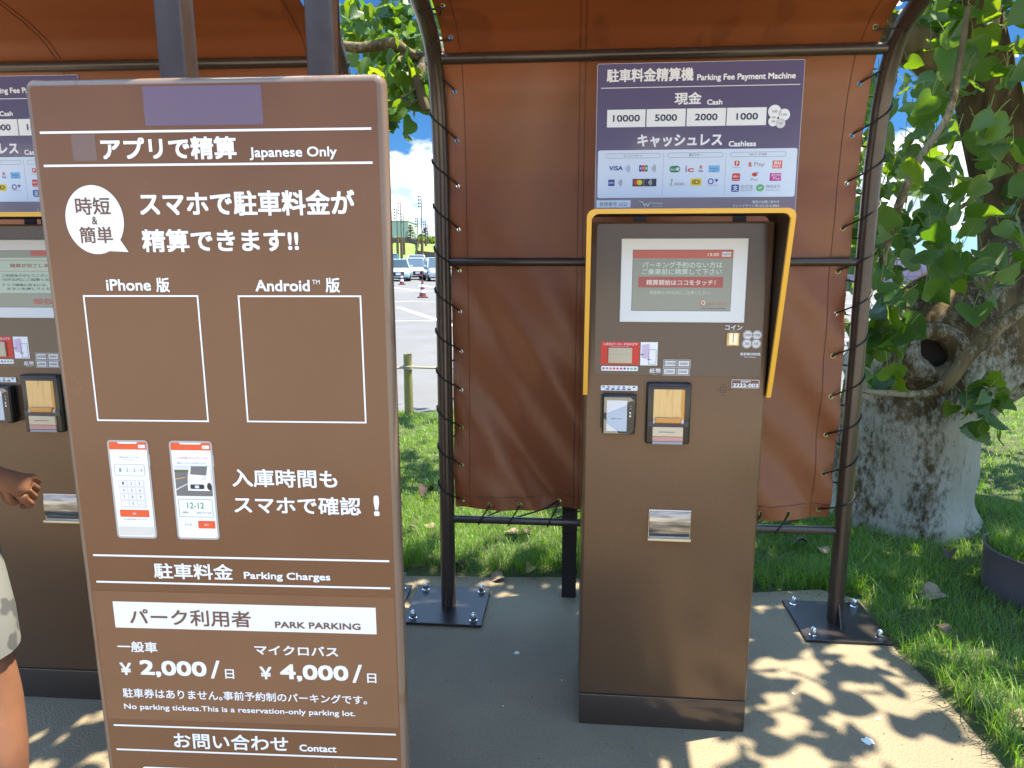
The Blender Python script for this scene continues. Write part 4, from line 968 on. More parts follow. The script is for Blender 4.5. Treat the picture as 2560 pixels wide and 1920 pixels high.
b = piece('price_heading'); L('一般車', 0.0594, 0.1501, -1.1987, -1.1727, bold=0.020); 
for x, s in ((0.0, '2,000'), (0.3187, '4,000')):
    if x: b = piece('price_heading'); L('マイクロバス', 0.3699, 0.5559, -1.1960, -1.1726, bold=0.020)
    b = piece('price')
    L('￥', 0.0590 + x, 0.0861 + x, -1.2553, -1.2250, bold=0.024); L(s, 0.1051 + x, 0.2576 + x, -1.2590, -1.2172, bold=0.034); L('/', 0.2660 + x, 0.2885 + x, -1.2575, -1.2135, bold=0.012); L('日', 0.2990 + x, 0.3192 + x, -1.2568, -1.2338, bold=0.016)
b = piece('lettering'); L('駐車券はありません。', 0.0592, 0.2880, -1.3115, -1.2880, bold=0.014); b = piece('lettering'); L('事前予約制のパーキングです。', 0.2905, 0.6150, -1.3100, -1.2880, bold=0.014)
b = piece('lettering'); L('No parking tickets.This is a reservation-only parking lot.', 0.0586, 0.5872, -1.3440, -1.3268, bold=0.016)
b = piece('heading'); L('お問い合わせ', 0.1658, 0.4308, -1.4355, -1.3957, bold=0.018); b = piece('subheading'); L('Contact', 0.4559, 0.5403, -1.4325, -1.4150, bold=0.026)
b = piece('white_band'); b.rrect(0.0844, 0.6200, -1.66, -1.4868, 0.008, Y(2), white)
for nm, bb in art: sfin(bb, nm, panel)
# the two square tubes the panel hangs on
for x in (0.281, 0.572):
    b = MB(); b.rbox(x - 0.0275, x + 0.0275, 0.032, 0.087, -SG_H, 1.10, steel_br, 0.006, 3); sfin(b, 'square_tube', smooth=True)

# ------------------------------------------------------------------ rope fence at the lawn's far edge
log_m = mat('green_log', (0.270, 0.250, 0.085), 0.8, noise=1, nscale=5, col2=(0.185, 0.185, 0.060), stretch=(1, 1, 0.3), bump=0.5, bscale=40)
rope_m = mat('grey_rope', (0.28, 0.26, 0.22), 0.9)
FG = 'log posts of the rope fence'
def log_post(x, label):
    y = lot_edge(x) - 0.16
    root = empty('fence_post', (x, y, 0), 0, label, 'post', FG)
    b = MB(); b.lathe([(0.043, -0.05), (0.042, 0.2), (0.040, 0.45), (0.040, 0.595), (0.036, 0.604), (0.012, 0.607)], (0, 0, 0), log_m, 18); b.build('log', root, smooth=True)
    b = MB()
    for k in range(3): b.tube([(0.044 * math.cos(R(a)), 0.044 * math.sin(R(a)), 0.462 + 0.012 * k + 0.002 * math.sin(R(a))) for a in range(0, 375, 15)], 0.0065, rope_m, 6)
    b.build('rope_loop', root, smooth=True)
    return Vector((x, y, 0.475))
xs_ = [-3.0, -1.0, 1.0, 3.0]
labs = ['log post of the rope fence, behind the tall sign', 'green tinted log post with rope loop in the gap beside the tall sign', 'log post of the rope fence, behind the canvas sheet', 'log post of the rope fence, near the big tree trunk']
pp = [log_post(x, l) for x, l in zip(xs_, labs)]
b = MB()
for a, c in zip(pp[:-1], pp[1:]):
    b.tube([a + (c - a) * (i / 16) + Vector((0, 0, -0.035 * 4 * (i / 16) * (1 - i / 16))) for i in range(17)], 0.011, rope_m, 8)
tag(b.build('rope', smooth=True), 'thin grey rope strung along the log posts at the lawn edge', 'rope')

# ------------------------------------------------------------------ cones
cone_r = mat('cone_dark_red', (0.16, 0.03, 0.03), 0.5); cone_w = mat('cone_white_band', (0.75, 0.76, 0.78), 0.35); cone_k = mat('cone_base', (0.09, 0.035, 0.03), 0.6)
cone_b = mat('cone_navy', (0.035, 0.05, 0.11), 0.5)
def cone(loc, label, c):
    root = empty('traffic_cone', loc, 0.3, label, 'traffic cone', 'traffic cones on the parking lot')
    b = MB(); b.rbox(-0.19, 0.19, -0.19, 0.19, 0.0, 0.045, cone_k, 0.012, 2); b.build('foot', root)
    b = MB(); prof = [(0.145, 0.045, c), (0.115, 0.20, cone_w), (0.092, 0.32, c), (0.074, 0.42, cone_w), (0.055, 0.53, c), (0.030, 0.68, c), (0.022, 0.70, c)]
    for i in range(len(prof) - 1): b.lathe([(prof[i][0], prof[i][1]), (prof[i + 1][0], prof[i + 1][1])], (0, 0, 0), prof[i][2], 18)
    b.build('cone', root, smooth=True)
cone((-6.50, 42.5, -0.02), 'small striped cone in front of the pale blue hatchback', cone_r)
cone((-3.52, 28.3, -0.02), 'striped cone alone on the empty asphalt, beside the white bay line', cone_r)
cone((8.55, 14.9, -0.02), 'white topped navy striped cone just above the knot of the big tree', cone_b)
cone((8.35, 17.0, -0.02), 'navy striped cone behind the leaves, left of the cone above the tree knot', cone_b)

# ------------------------------------------------------------------ cars
glass_m = mat('car_glass', (0.035, 0.055, 0.075), 0.05, spec=0.8, coat=1.0, coat_r=0.02)
tyre_m = mat('tyre', (0.02, 0.02, 0.02), 0.8); rim_m = mat('wheel_rim', (0.45, 0.46, 0.48), 0.3, metal=0.8)
lamp_m = mat('headlamp', (0.55, 0.60, 0.66), 0.08, coat=1.0); grille_m = mat('grille', (0.012, 0.012, 0.014), 0.3); plate_m = mat('number_plate', (0.80, 0.80, 0.80), 0.4)
def car(loc, rz, label, paint, L=4.0, W=1.70, H=1.50, hood=0.95, belt=0.92, suv=False, stripe=None, van=False):
    root = empty('parked_car', loc, rz, label, 'car', 'cars in the parking lot')
    g = 0.20 if suv else 0.16; hw = W / 2
    st = [(-L / 2, 0.78, g + 0.12, 0.62), (-L / 2 + 0.10, 0.92, g + 0.02, 0.74), (-L / 2 + 0.45, 0.98, g, belt - 0.12), (-L / 2 + hood, 1.0, g, belt - 0.02), (-L / 2 + hood + 0.6, 1.0, g, belt), (L / 2 - 0.6, 1.0, g, belt + 0.04), (L / 2 - 0.12, 0.94, g + 0.05, belt), (L / 2, 0.86, g + 0.15, belt - 0.12)]
    b = MB(); V = []; F = []; sec = [(0.86, 0.0), (0.97, 0.18), (1.0, 0.45), (0.98, 0.75), (0.90, 0.93), (0.72, 1.0)]
    k = len(sec) * 2
    for y, f, z0, z1 in st:
        row = [(hw * f * a, y, z0 + (z1 - z0) * t) for a, t in sec]; V += row + [(-p[0], p[1], p[2]) for p in row[::-1]]
    for i in range(len(st) - 1):
        for j in range(k): F.append((i * k + j, i * k + (j + 1) % k, (i + 1) * k + (j + 1) % k, (i + 1) * k + j))
    F += [tuple(range(k))[::-1], tuple((len(st) - 1) * k + j for j in range(k))]
    b.add(V, F, paint); body = b.build('body', root, smooth=True)
    yb0 = -L / 2 + hood; yr0 = yb0 + (0.35 if van else 0.75); yr1 = L / 2 - (0.35 if (suv or van) else 0.75); yb1 = L / 2 - 0.10
    def ring_(y, f, z): return [(hw * f, y, z), (-hw * f, y, z)]
    b = MB(); V = [(hw * 0.94, yb0, belt - 0.03), (hw * 0.94, yb1, belt - 0.02), (-hw * 0.94, yb1, belt - 0.02), (-hw * 0.94, yb0, belt - 0.03), (hw * 0.76, yr0, H - 0.045), (hw * 0.76, yr1, H - 0.045), (-hw * 0.76, yr1, H - 0.045), (-hw * 0.76, yr0, H - 0.045)]
    b.add(V, [(0, 1, 5, 4), (1, 2, 6, 5), (2, 3, 7, 6), (3, 0, 4, 7)], glass_m); b.build('windows', root)
    b = MB(); b.rbox(-hw * 0.775, hw * 0.775, yr0 - 0.04, yr1 + 0.04, H - 0.06, H, paint, 0.025, 2)
    for sx in (1, -1):
        b.tube([(sx * hw * 0.94, yb0, belt - 0.02), (sx * hw * 0.765, yr0, H - 0.04)], 0.032, paint, 6); ym = (yr0 + yr1) / 2
        b.tube([(sx * hw * 0.945, ym + 0.1, belt), (sx * hw * 0.765, ym, H - 0.04)], 0.035, paint, 6); b.tube([(sx * hw * 0.93, yb1, belt), (sx * hw * 0.765, yr1, H - 0.04)], 0.05, paint, 6)
    b.build('roof', root, smooth=True)
    yf = -L / 2
    for sx in (1, -1):
        b = MB(); b.add([(sx * hw * 0.50, yf - 0.004, 0.66), (sx * hw * 0.52, yf - 0.004, 0.56), (sx * hw * 0.80, yf + 0.06, 0.60), (sx * hw * 0.93, yf + 0.30, 0.74), (sx * hw * 0.86, yf + 0.25, 0.80), (sx * hw * 0.6, yf + 0.05, 0.70)], [(0, 1, 2, 3, 4, 5)], lamp_m); b.build('headlight', root)
        b = MB(); b.rbox(sx * (hw + 0.09) - 0.09, sx * (hw + 0.09) + 0.09, yb0 + 0.20, yb0 + 0.30, belt + 0.02, belt + 0.16, paint, 0.03, 2); b.build('side_mirror', root, smooth=True)
        for yw in (-L / 2 + 0.75, L / 2 - 0.72):
            r_ = 0.34 if suv else 0.30; b = MB()
            xo = sx * (hw - 0.10)
            for mm, rr, w_ in ((tyre_m, r_, 0.10), (rim_m, r_ * 0.62, 0.108)):
                vs = [(xo + sx * e * w_, yw + rr * math.cos(R(a)), r_ + rr * math.sin(R(a))) for e in (-1, 1) for a in range(0, 360, 18)]
                b.add(vs, [tuple(range(20)), tuple(range(20, 40))] + [(i, (i + 1) % 20, 20 + (i + 1) % 20, 20 + i) for i in range(20)], mm)
            b.build('wheel', root, smooth=True)
    b = MB(); b.add([(-hw * 0.48, yf - 0.006, 0.64 if not suv else 0.70), (-hw * 0.42, yf - 0.012, 0.34), (hw * 0.42, yf - 0.012, 0.34), (hw * 0.48, yf - 0.006, 0.64 if not suv else 0.70)], [(0, 1, 2, 3)], grille_m); b.rbox(-hw * 0.8, hw * 0.8, yf - 0.01, yf + 0.1, g + 0.02, g + 0.12, grille_m, 0.01, 1); b.build('grille', root)
    b = MB(); b.rbox(-0.165, 0.165, yf - 0.03, yf - 0.012, 0.42, 0.58, plate_m, 0.004, 1); b.build('licence_plate', root)
    if stripe:
        b = MB()
        for sx in (1, -1): b.add([(sx * (hw + 0.004), -0.9, 0.35), (sx * (hw + 0.004), 1.2, 0.35), (sx * (hw + 0.004), 1.2, 0.80), (sx * (hw + 0.004), -0.7, 0.80)], [(0, 1, 2, 3)], stripe); 
        b.build('side_graphic', root)
        b = MB(); b.add([(0.02, yf - 0.022, 0.30), (hw * 0.80, yf - 0.016, 0.34), (hw * 0.80, yf + 0.02, 0.62), (0.10, yf - 0.012, 0.62)], [(0, 1, 2, 3)], stripe); b.build('front_graphic', root)
    return root
pt_ice = mat('paint_pale_blue', (0.45, 0.66, 0.74), 0.2, coat=1.0, coat_r=0.03); pt_blue = mat('paint_blue', (0.09, 0.20, 0.34), 0.2, coat=1.0, coat_r=0.03)
pt_white = mat('paint_white', (0.74, 0.76, 0.78), 0.2, coat=1.0, coat_r=0.03); pt_silver = mat('paint_silver', (0.52, 0.57, 0.64), 0.22, metal=0.3, coat=1.0, coat_r=0.03)
pt_red = mat('paint_magenta', (0.60, 0.03, 0.12), 0.25, coat=1.0, coat_r=0.03)
car((-8.02, 50.6, -0.02), R(10), 'pale blue hatchback facing the camera, front row beside the tall sign', pt_ice, 4.1, 1.70, 1.50)
car((-10.0, 59.0, -0.02), R(8), 'dark blue minivan behind the pale blue hatchback', pt_blue, 4.2, 1.72, 1.92, belt=1.10, van=True)
car((-8.7, 66.0, -0.02), R(6), 'white car with dark grille in the second row, between hatchback and silver car', pt_white, 4.5, 1.80, 1.86, belt=1.05, suv=True)
car((-7.32, 54.0, -0.02), R(16), 'small white car with magenta graphic on its front, beside the silver car', pt_white, 3.4, 1.48, 1.58, 0.7, stripe=pt_red, van=True)
car((-5.25, 50.6, -0.02), R(14), 'silver sport utility car with big dark grille, right of the magenta and white car', pt_silver, 4.1, 1.72, 1.60, suv=True)
car((-2.55, 52.5, -0.02), R(12), 'white car seen in the slit between pipe and canvas', pt_white, 4.2, 1.72, 1.55)

# ------------------------------------------------------------------ far poles, fence, building, conifers
pole_d = mat('pole_dark', (0.06, 0.055, 0.06), 0.5); pole_w = mat('rust_timber', (0.15, 0.085, 0.055), 0.8, noise=0.3, nscale=3)
PG = 'tall lamp poles by the parking lot'
def lamp_pole(px, ytop, Y, label):
    t = at(px, ytop, Y); base = at(px, 640, Y); zb = max(base.z - 0.6, 0.2)
    root = empty('lamp_pole', (t.x, Y, zb), 0, label, 'lamp pole', PG)
    Ht = t.z - zb; b = MB(); b.lathe([(0.07, 0), (0.05, Ht)], (0, 0, 0), pole_d, 8); b.build('mast', root, smooth=True)
    b = MB(); hs = at(px, 597, Y).z - zb; b.lathe([(0.20, 0), (0.19, hs), (0.07, hs + 0.02)], (0, 0, 0), pole_w, 10); b.build('timber_sleeve', root, smooth=True)
    for k in range(4):
        z = Ht - 0.12 - k * 0.40; b = MB(); b.tube([(0, 0, z), (-0.30, 0, z + 0.02)], 0.025, pole_d, 6); b.rbox(-0.40, -0.20, -0.12, 0.10, z - 0.10, z + 0.07, pole_d, 0.03, 2); b.build('floodlight', root, smooth=True)
for px, yt, Y, l in ((991.5, 521, 100, 'left one of the lamp poles, beside the tall sign'), (1000.8, 507, 96, 'second lamp pole from the tall sign, taller than its neighbours'), (1008, 533, 108, 'short lamp pole just right of the pair by the tall sign'), (1043.5, 545, 118, 'short lamp pole in the middle of the gap, right of the conifer'), (1052.5, 489, 92, 'tallest lamp pole in the gap, nearest the shelter pipe'), (1063.5, 553, 122, 'short lamp pole close to the shelter pipe, left of its twin'), (1068, 561, 130, 'shortest lamp pole, touching the shelter pipe')):
    lamp_pole(px, yt, Y, l)
fence_m = mat('brown_fence', (0.115, 0.080, 0.085), 0.8, noise=0.25, nscale=2)
root = empty('boundary_fence', (-17, 128, 4.4), 0, 'long brown fence along the top of the green bank', 'fence')
b = MB()
pth = [(-60, 128, 4.2), (-30, 128, 4.25), (-18.0, 128, 4.2), (-16.2, 124, 3.75), (-14.8, 114, 2.9), (-13.0, 100, 1.7), (-8, 96, 1.2), (20, 96, 0.6), (60, 96, 0.2)]
for a, c in zip(pth[:-1], pth[1:]):
    a, c = Vector(a), Vector(c); d = (c - a).normalized(); nn = Vector((-d.y, d.x, 0)) * 0.05
    b.add([a - nn, c - nn, c + nn, a + nn, a - nn + Vector((0, 0, 0.9)), c - nn + Vector((0, 0, 0.9)), c + nn + Vector((0, 0, 0.9)), a + nn + Vector((0, 0, 0.9))], [(0, 3, 2, 1), (4, 5, 6, 7), (0, 1, 5, 4), (1, 2, 6, 5), (2, 3, 7, 6), (3, 0, 4, 7)], fence_m)
b.v = [(v[0] + 17, v[1] - 128, v[2] - 4.4) for v in b.v]; b.build('fence_panel', root)
b = MB()
for a, c in zip(pth[:-1], pth[1:]):
    n_ = int((Vector(c) - Vector(a)).length / 3)
    for i in range(n_):
        p = Vector(a) + (Vector(c) - Vector(a)) * (i / n_); b.box(p.x - 0.09 + 17, p.x + 0.09 + 17, p.y - 0.16 - 128, p.y + 0.02 - 128, p.z - 1.4 - 4.4, p.z + 1.0 - 4.4, pole_w)
ps = b.build('fence_post', root); ps['kind'] = 'stuff'
conc = mat('pale_concrete', (0.36, 0.40, 0.40), 0.8, noise=0.1, nscale=0.4); roof_g = mat('flat_roof', (0.30, 0.31, 0.31), 0.8)
tl = at(975, 551, 200); tr = at(1020, 551, 200)
root = empty('plain_building', (tr.x - 14, 210, 0), 0, 'plain grey windowless building beyond the fence, beside the tall sign', 'building')
b = MB(); b.rbox(-14, 14, -10, 10, 0, tl.z - 0.3, conc, 0.05, 1); b.build('wall', root)
b = MB(); b.rbox(-14.1, 14.1, -10.1, 10.1, tl.z - 0.3, tl.z, roof_g, 0.05, 1); b.build('roof_edge', root)
conif = leafy('conifer_needles', (0.020, 0.045, 0.018), (0.040, 0.075, 0.030), (0.03, 0.06, 0.01), (0.05, 0.09, 0.02), 0.6, 0.2)
trunk_m = mat('conifer_trunk', (0.10, 0.075, 0.05), 0.9)
def conifer(px, yt, yb, Y, label, seed):
    t = at(px, yt, Y); g = at(px, yb, Y); h = t.z - g.z + 1.0; r_ = random.Random(seed)
    root = empty('conifer', (g.x, Y, g.z - 1.0), 0, label, 'tree', 'conifers beyond the fence')
    b = MB(); b.lathe([(0.14, -2.0), (0.10, h * 0.5), (0.02, h)], (0, 0, 0), trunk_m, 8); b.build('trunk', root, smooth=True)
    V = []; F = []; T = []
    for k in range(10):
        z = h * (0.22 + 0.75 * k / 9); rad = 1.5 * (1 - k / 10.5) + 0.2
        for q in range(9):
            a = r_.uniform(0, 2 * PI)
            for s in range(7):
                rr = rad * (s + r_.random()) / 7; c = Vector((rr * math.cos(a), rr * math.sin(a), z - 0.1 * rr + r_.uniform(-0.08, 0.08))); o = len(V)
                d = Vector((r_.uniform(-1, 1), r_.uniform(-1, 1), r_.uniform(-0.3, 0.5))).normalized() * 0.22; e = Vector((r_.uniform(-1, 1), r_.uniform(-1, 1), r_.uniform(-0.5, 0.5))).normalized() * 0.14
                V += [c - d, c - e, c + d, c + e]; F.append((o, o + 1, o + 2, o + 3)); T += [r_.random()] * 4
    mesh_np('crown', np.array([tuple(v) for v in V]), np.array(F), conif, np.array(T), root)
conifer(1026.7, 562, 600, 165, 'dark conifer beside the grey building', 1)
conifer(1063.5, 570, 597, 175, 'dark conifer half behind a lamp pole, right of the gap', 2)
# shrubs along the fence crest
def shrub(loc, sx, sz, n, label, seed, size=0.25, name='shrub', group='shrubs along the fence crest'):
    r_ = np.random.RandomState(seed); d = r_.normal(size=(n, 3)); d /= np.linalg.norm(d, axis=1)[:, None]; rad = r_.uniform(0.55, 1.0, n) ** 0.5
    C = d * rad[:, None] * np.array([sx, sx * 0.7, sz]); C[:, 2] = np.abs(C[:, 2]) * (0.8 + 0.4 * np.sin(C[:, 0] * 3.1 + seed))
    A = r_.normal(size=(n, 3)) * size * 0.5; B = r_.normal(size=(n, 3)) * size * 0.4
    V = np.stack([C - A, C - B, C + A, C + B], 1).reshape(-1, 3); F = np.arange(4 * n).reshape(-1, 4)
    o = mesh_np(name, V, F, leaf_m, np.repeat(r_.random(n), 4)); o.location = loc
    return tag(o, label, 'shrub', group)
for k, (x, y, z, sx, sz) in enumerate(((-20.5, 134, 4.3, 2.2, 1.0), (-16.5, 136, 4.4, 2.6, 1.3), (-13.2, 138, 4.4, 2.2, 1.6))):
    shrub((x, y, z), sx, sz, 500, ['round green shrub behind the fence, below the grey building', 'low green shrub behind the fence between the lamp poles', 'taller green shrub behind the fence near the shelter pipe'][k], 40 + k, 0.5)

# purple wall seen on the right, under the leaves
wall_m = mat('mauve_wall', (0.33, 0.25, 0.34), 0.7, noise=0.12, nscale=1.2)
root = empty('mauve_wall', (24, 37, 0), R(10), 'long low mauve wall across the lot, behind the tree leaves', 'wall')
b = MB(); b.rbox(-12, 22, -0.1, 0.1, 0, 1.45, wall_m, 0.01, 1); b.build('wall', root)
b = MB(); b.rbox(-12, 22, -0.14, 0.14, 1.45, 1.52, fence_m, 0.01, 1); b.build('coping', root)
b = MB()
for z in (0.35, 0.62, 0.9): b.tube([(-12, -0.55, z), (22, -0.55, z)], 0.012, pole_d, 6)
for k in range(12): b.box(-12 + 3 * k - 0.03, -12 + 3 * k + 0.03, -0.58, -0.52, 0, 1.0, pole_d)
tag(b.build('wire_fence', root))
for k in range(7):
    p = Vector((16.0 + 3.1 * k, 36.0 + 0.55 * k, 0))
    shrub(p, 1.7, 0.35, 420, ['low green hedge plant at the foot of the mauve wall, ' + w for w in ('leftmost', 'second from left', 'third from left', 'middle', 'third from right', 'second from right', 'rightmost')][k], 60 + k, 0.22, 'hedge_plant', 'hedge along the mauve wall')

# ------------------------------------------------------------------ the big tree
TREE = Vector((2.33, 4.05, 0))
tree = empty('big_tree', TREE, 0, 'old broad tree with lichen covered leaning trunk and large heart shaped leaves', 'tree')
rg = random.Random(21)
def organic_tube(b, pts, rad, m, seg=28, amp=0.06, seed=1, sub=6, fl=None):
    """smooth thick limb with bark lumps; Catmull-Rom through pts"""
    P = [Vector(p) for p in pts]; Q = []; RR = []
    for i in range(len(P) - 1):
        p0, p1, p2, p3 = P[max(i - 1, 0)], P[i], P[i + 1], P[min(i + 2, len(P) - 1)]
        for k in range(sub):
            t = k / sub; Q.append(0.5 * ((2 * p1) + (-p0 + p2) * t + (2 * p0 - 5 * p1 + 4 * p2 - p3) * t * t + (-p0 + 3 * p1 - 3 * p2 + p3) * t ** 3)); RR.append(rad[i] + (rad[i + 1] - rad[i]) * t)
    Q.append(P[-1]); RR.append(rad[-1]); n = len(Q); x = None; vs = []; fs = []
    for i, p in enumerate(Q):
        t = (Q[min(i + 1, n - 1)] - Q[max(i - 1, 0)]).normalized()
        if x is None: x = t.cross(Vector((0, 1, 0.1))).normalized()
        x = (x - t * x.dot(t)).normalized(); y = t.cross(x)
        for k in range(seg):
            a = 2 * PI * k / seg
            g = 1 + amp * (math.sin(3 * a + seed + i * 0.12) * 0.6 + math.sin(5 * a + 2.1 * seed + i * 0.31) * 0.35 + math.sin(9 * a + i * 0.5) * 0.18 + math.sin(2 * a + i * 0.45 + seed) * 0.35)
            if fl: g *= fl(i / (n - 1), a)
            vs.append(p + (x * math.cos(a) + y * math.sin(a)) * RR[i] * g)
    for i in range(n - 1):
        for k in range(seg):
            k2 = (k + 1) % seg; fs.append((i * seg + k, i * seg + k2, (i + 1) * seg + k2, (i + 1) * seg + k))
    fs += [tuple(range(seg))[::-1], tuple((n - 1) * seg + k for k in range(seg))]
    b.add([tuple(v - TREE) for v in vs], fs, m)
def AT(px, py, Y): return at(px, py, Y)
b = MB()
organic_tube(b, [(2.32, 4.05, -0.15), (2.31, 4.05, 0.10), (2.31, 4.05, 0.40), (2.36, 4.06, 0.75), (2.50, 4.08, 0.98), (2.94, 4.12, 1.25), (3.30, 4.18, 1.58), (3.50, 4.25, 2.1), (3.55, 4.3, 2.9)], [0.43, 0.375, 0.365, 0.390, 0.425, 0.40, 0.36, 0.33, 0.27], bark, 64, 0.060, 1.3, 10, fl=lambda t, a: (1 + max(0, 1 - t * 7) * (0.10 + 0.10 * math.sin(5 * a + 1))) * (1 + 0.012 * math.sin(17 * a + 6 * t) + 0.010 * math.sin(29 * a - 9 * t)))
trunk = b.build('trunk', tree, smooth=True)
kx = AT(2332, 882, 3.64)
b = MB()
# knot: swollen collar round a dark hollow, facing the camera
def torus(b, c, R1, R2, r1, m, tilt, seg=26, ts=10, seed=0):
    V = []; F = []
    Mx = Matrix.Rotation(tilt[0], 3, 'X') @ Matrix.Rotation(tilt[1], 3, 'Z')
    for i in range(seg):
        a = 2 * PI * i / seg
        for k in range(ts):
            t = 2 * PI * k / ts; rr = r1 * (1 + 0.22 * math.sin(2 * a + seed) + 0.1 * math.sin(5 * a))
            p = Vector(((R1 + rr * math.cos(t)) * math.cos(a), rr * math.sin(t), (R2 + rr * math.cos(t)) * math.sin(a))); V.append(tuple(Mx @ p + c - TREE))
    for i in range(seg):
        for k in range(ts): F.append((i * ts + k, i * ts + (k + 1) % ts, ((i + 1) % seg) * ts + (k + 1) % ts, ((i + 1) % seg) * ts + k))
    b.add(V, F, m)
torus(b, kx, 0.140, 0.112, 0.050, bark, (R(-14), R(8)), seed=0.6)
knot = b.build('knot', trunk, smooth=True)
b = MB(); hol = mat('hollow_wood', (0.022, 0.017, 0.013), 0.95, noise=0.4, nscale=14)
b.add([tuple(kx - TREE + Vector((0.15 * math.cos(2 * PI * k / 18), 0.012, 0.118 * math.sin(2 * PI * k / 18)))) for k in range(18)] + [tuple(kx - TREE + Vector((0.01, 0.085, 0.01)))], [(k, (k + 1) % 18, 18) for k in range(18)], hol)
b.build('hollow', trunk, smooth=True)
# neck of old wood carrying the knot
b = MB(); organic_tube(b, [kx + Vector((0.02, 0.34, -0.16)), kx + Vector((0.01, 0.24, -0.06)), kx + Vector((0, 0.14, -0.02))], [0.29, 0.24, 0.17], bark, 26, 0.06, 2.0, 5)
b.build('old_limb', trunk, smooth=True)
def limb(pts, rad, m=bark_thin, seg=14, amp=0.06, seed=1, name='limb', sub=5):
    b = MB(); organic_tube(b, pts, rad, m, seg, amp, seed, sub); return b.build(name, tree, smooth=True)
# upright limb behind, seen through the leaves at the right
limb([(3.05, 4.25, 1.20), (3.05, 4.45, 1.8), (2.90, 4.6, 2.5), (2.70, 4.7, 3.3), (2.4, 4.8, 4.2)], [0.24, 0.20, 0.17, 0.14, 0.08], bark, 24, 0.06, 4)
# long limb that sweeps left behind the shelters
la = [AT(1330, 170, 4.7), AT(1200, 130, 4.65), AT(1095, 140, 4.6), AT(1030, 138, 4.55), AT(985, 110, 4.5), AT(940, 113, 4.5), AT(885, 118, 4.5), AT(800, 100, 4.6), AT(640, 40, 4.8)]
limb([(2.72, 4.6, 2.6), (1.9, 4.7, 2.95)] + la, [0.13, 0.10, 0.075, 0.062, 0.036, 0.033, 0.036, 0.030, 0.030, 0.028, 0.02], bark_thin, 14, 0.08, 5)
limb([AT(1016, 140, 4.54), AT(1004, 150, 4.50), AT(996, 158, 4.46)], [0.030, 0.026, 0.018], bark_thin, 10, 0.12, 6, 'broken_stub')
limb([AT(1090, 140, 4.6), AT(1058, 165, 4.55), AT(1046, 205, 4.5), AT(1053, 245, 4.5), AT(1066, 277, 4.5)], [0.045, 0.042, 0.038, 0.036, 0.028], bark_thin, 12, 0.10, 7, 'broken_stub')
limb([AT(1046, 212, 4.5), AT(1030, 228, 4.45), AT(1005, 245, 4.4), AT(985, 252, 4.4)], [0.008, 0.007, 0.005, 0.003], bark_thin, 7, 0.05, 8, 'twig')
limb([AT(1048, 248, 4.5), AT(1030, 256, 4.45), AT(1008, 258, 4.4)], [0.010, 0.008, 0.005], bark_thin, 7, 0.05, 8, 'twig')
# thin stems in front of the trunk
limb([AT(2325, 985, 3.55), AT(2370, 955, 3.42), AT(2425, 885, 3.40), AT(2490, 822, 3.38), AT(2575, 752, 3.35), AT(2680, 650, 3.3)], [0.030, 0.033, 0.035, 0.034, 0.031, 0.027], bark_thin, 12, 0.06, 9, 'stem')
limb([AT(2350, 975, 3.50), AT(2300, 985, 3.40), AT(2230, 983, 3.35), AT(2165, 978, 3.3), AT(2120, 960, 3.3)], [0.024, 0.018, 0.015, 0.012, 0.009], bark_thin, 10, 0.06, 10, 'stem')
limb([AT(2195, 720, 3.3), AT(2215, 620, 3.28), AT(2255, 490, 3.25), AT(2310, 380, 3.25), AT(2372, 285, 3.25), AT(2400, 150, 3.3), AT(2420, 20, 3.4)], [0.016, 0.018, 0.018, 0.017, 0.016, 0.014, 0.012], bark_thin, 10, 0.05, 11, 'stem')
limb([AT(2285, 610, 3.6), AT(2340, 570, 3.6), AT(2400, 520, 3.65), AT(2480, 470, 3.8)], [0.008, 0.010, 0.011, 0.012], bark_thin, 8, 0.05, 12, 'twig')
limb([AT(2470, 930, 3.45), AT(2455, 960, 3.42), AT(2450, 1000, 3.4)], [0.006, 0.005, 0.003], bark_thin, 6, 0.05, 13, 'twig')
for k, (p0, p1, p2) in enumerate((((3.3, 4.3, 2.8), (2.6, 3.4, 3.5), (1.8, 2.4, 3.9)), ((3.3, 4.3, 2.9), (3.2, 3.2, 3.6), (3.0, 1.8, 3.9)), ((3.35, 4.3, 2.9), (4.4, 4.4, 3.8), (5.4, 4.8, 4.3)), ((2.62, 4.7, 3.3), (1.6, 5.0, 4.0), (0.2, 5.3, 4.4)), ((2.5, 4.75, 3.8), (3.0, 6.0, 4.6), (3.4, 7.2, 4.9)))):
    limb([p0, p1, p2], [0.10, 0.06, 0.025], bark_thin, 10, 0.06, 20 + k)
limb([(0.2, 5.3, 4.4), (-1.2, 5.4, 4.5), (-2.6, 5.2, 4.4)], [0.03, 0.025, 0.012], bark_thin, 8, 0.06, 31)

# heart-shaped leaf: outline folded along its midrib
HX = [(0.0, 0.0), (0.16, -0.10), (0.34, -0.09), (0.47, 0.06), (0.51, 0.25), (0.44, 0.50), (0.30, 0.72), (0.13, 0.90), (0.0, 1.04)]
MIDY = [0.0, 0.16, 0.36, 0.58, 0.80, 1.04]
def leaf_template():
    V = [(0, y) for y in MIDY]; idx_m = list(range(6)); F = []
    for sx in (1, -1):
        o = len(V); V += [(sx * x, y) for x, y in HX[1:-1]]        # 7 rim points
        r = list(range(o, o + 7))
        f = [(0, r[0], r[1], 1), (1, r[1], r[2], r[2]), (1, r[2], r[3], 2), (2, r[3], r[4], 3), (3, r[4], r[5], 4), (4, r[5], r[6], 5)]
        if sx < 0: f = [q[::-1] for q in f]
        F += f
    return np.array(V), F
LT, LFc = leaf_template()
LFq = np.array([[q[0], q[1], q[2], q[3]] for q in LFc])
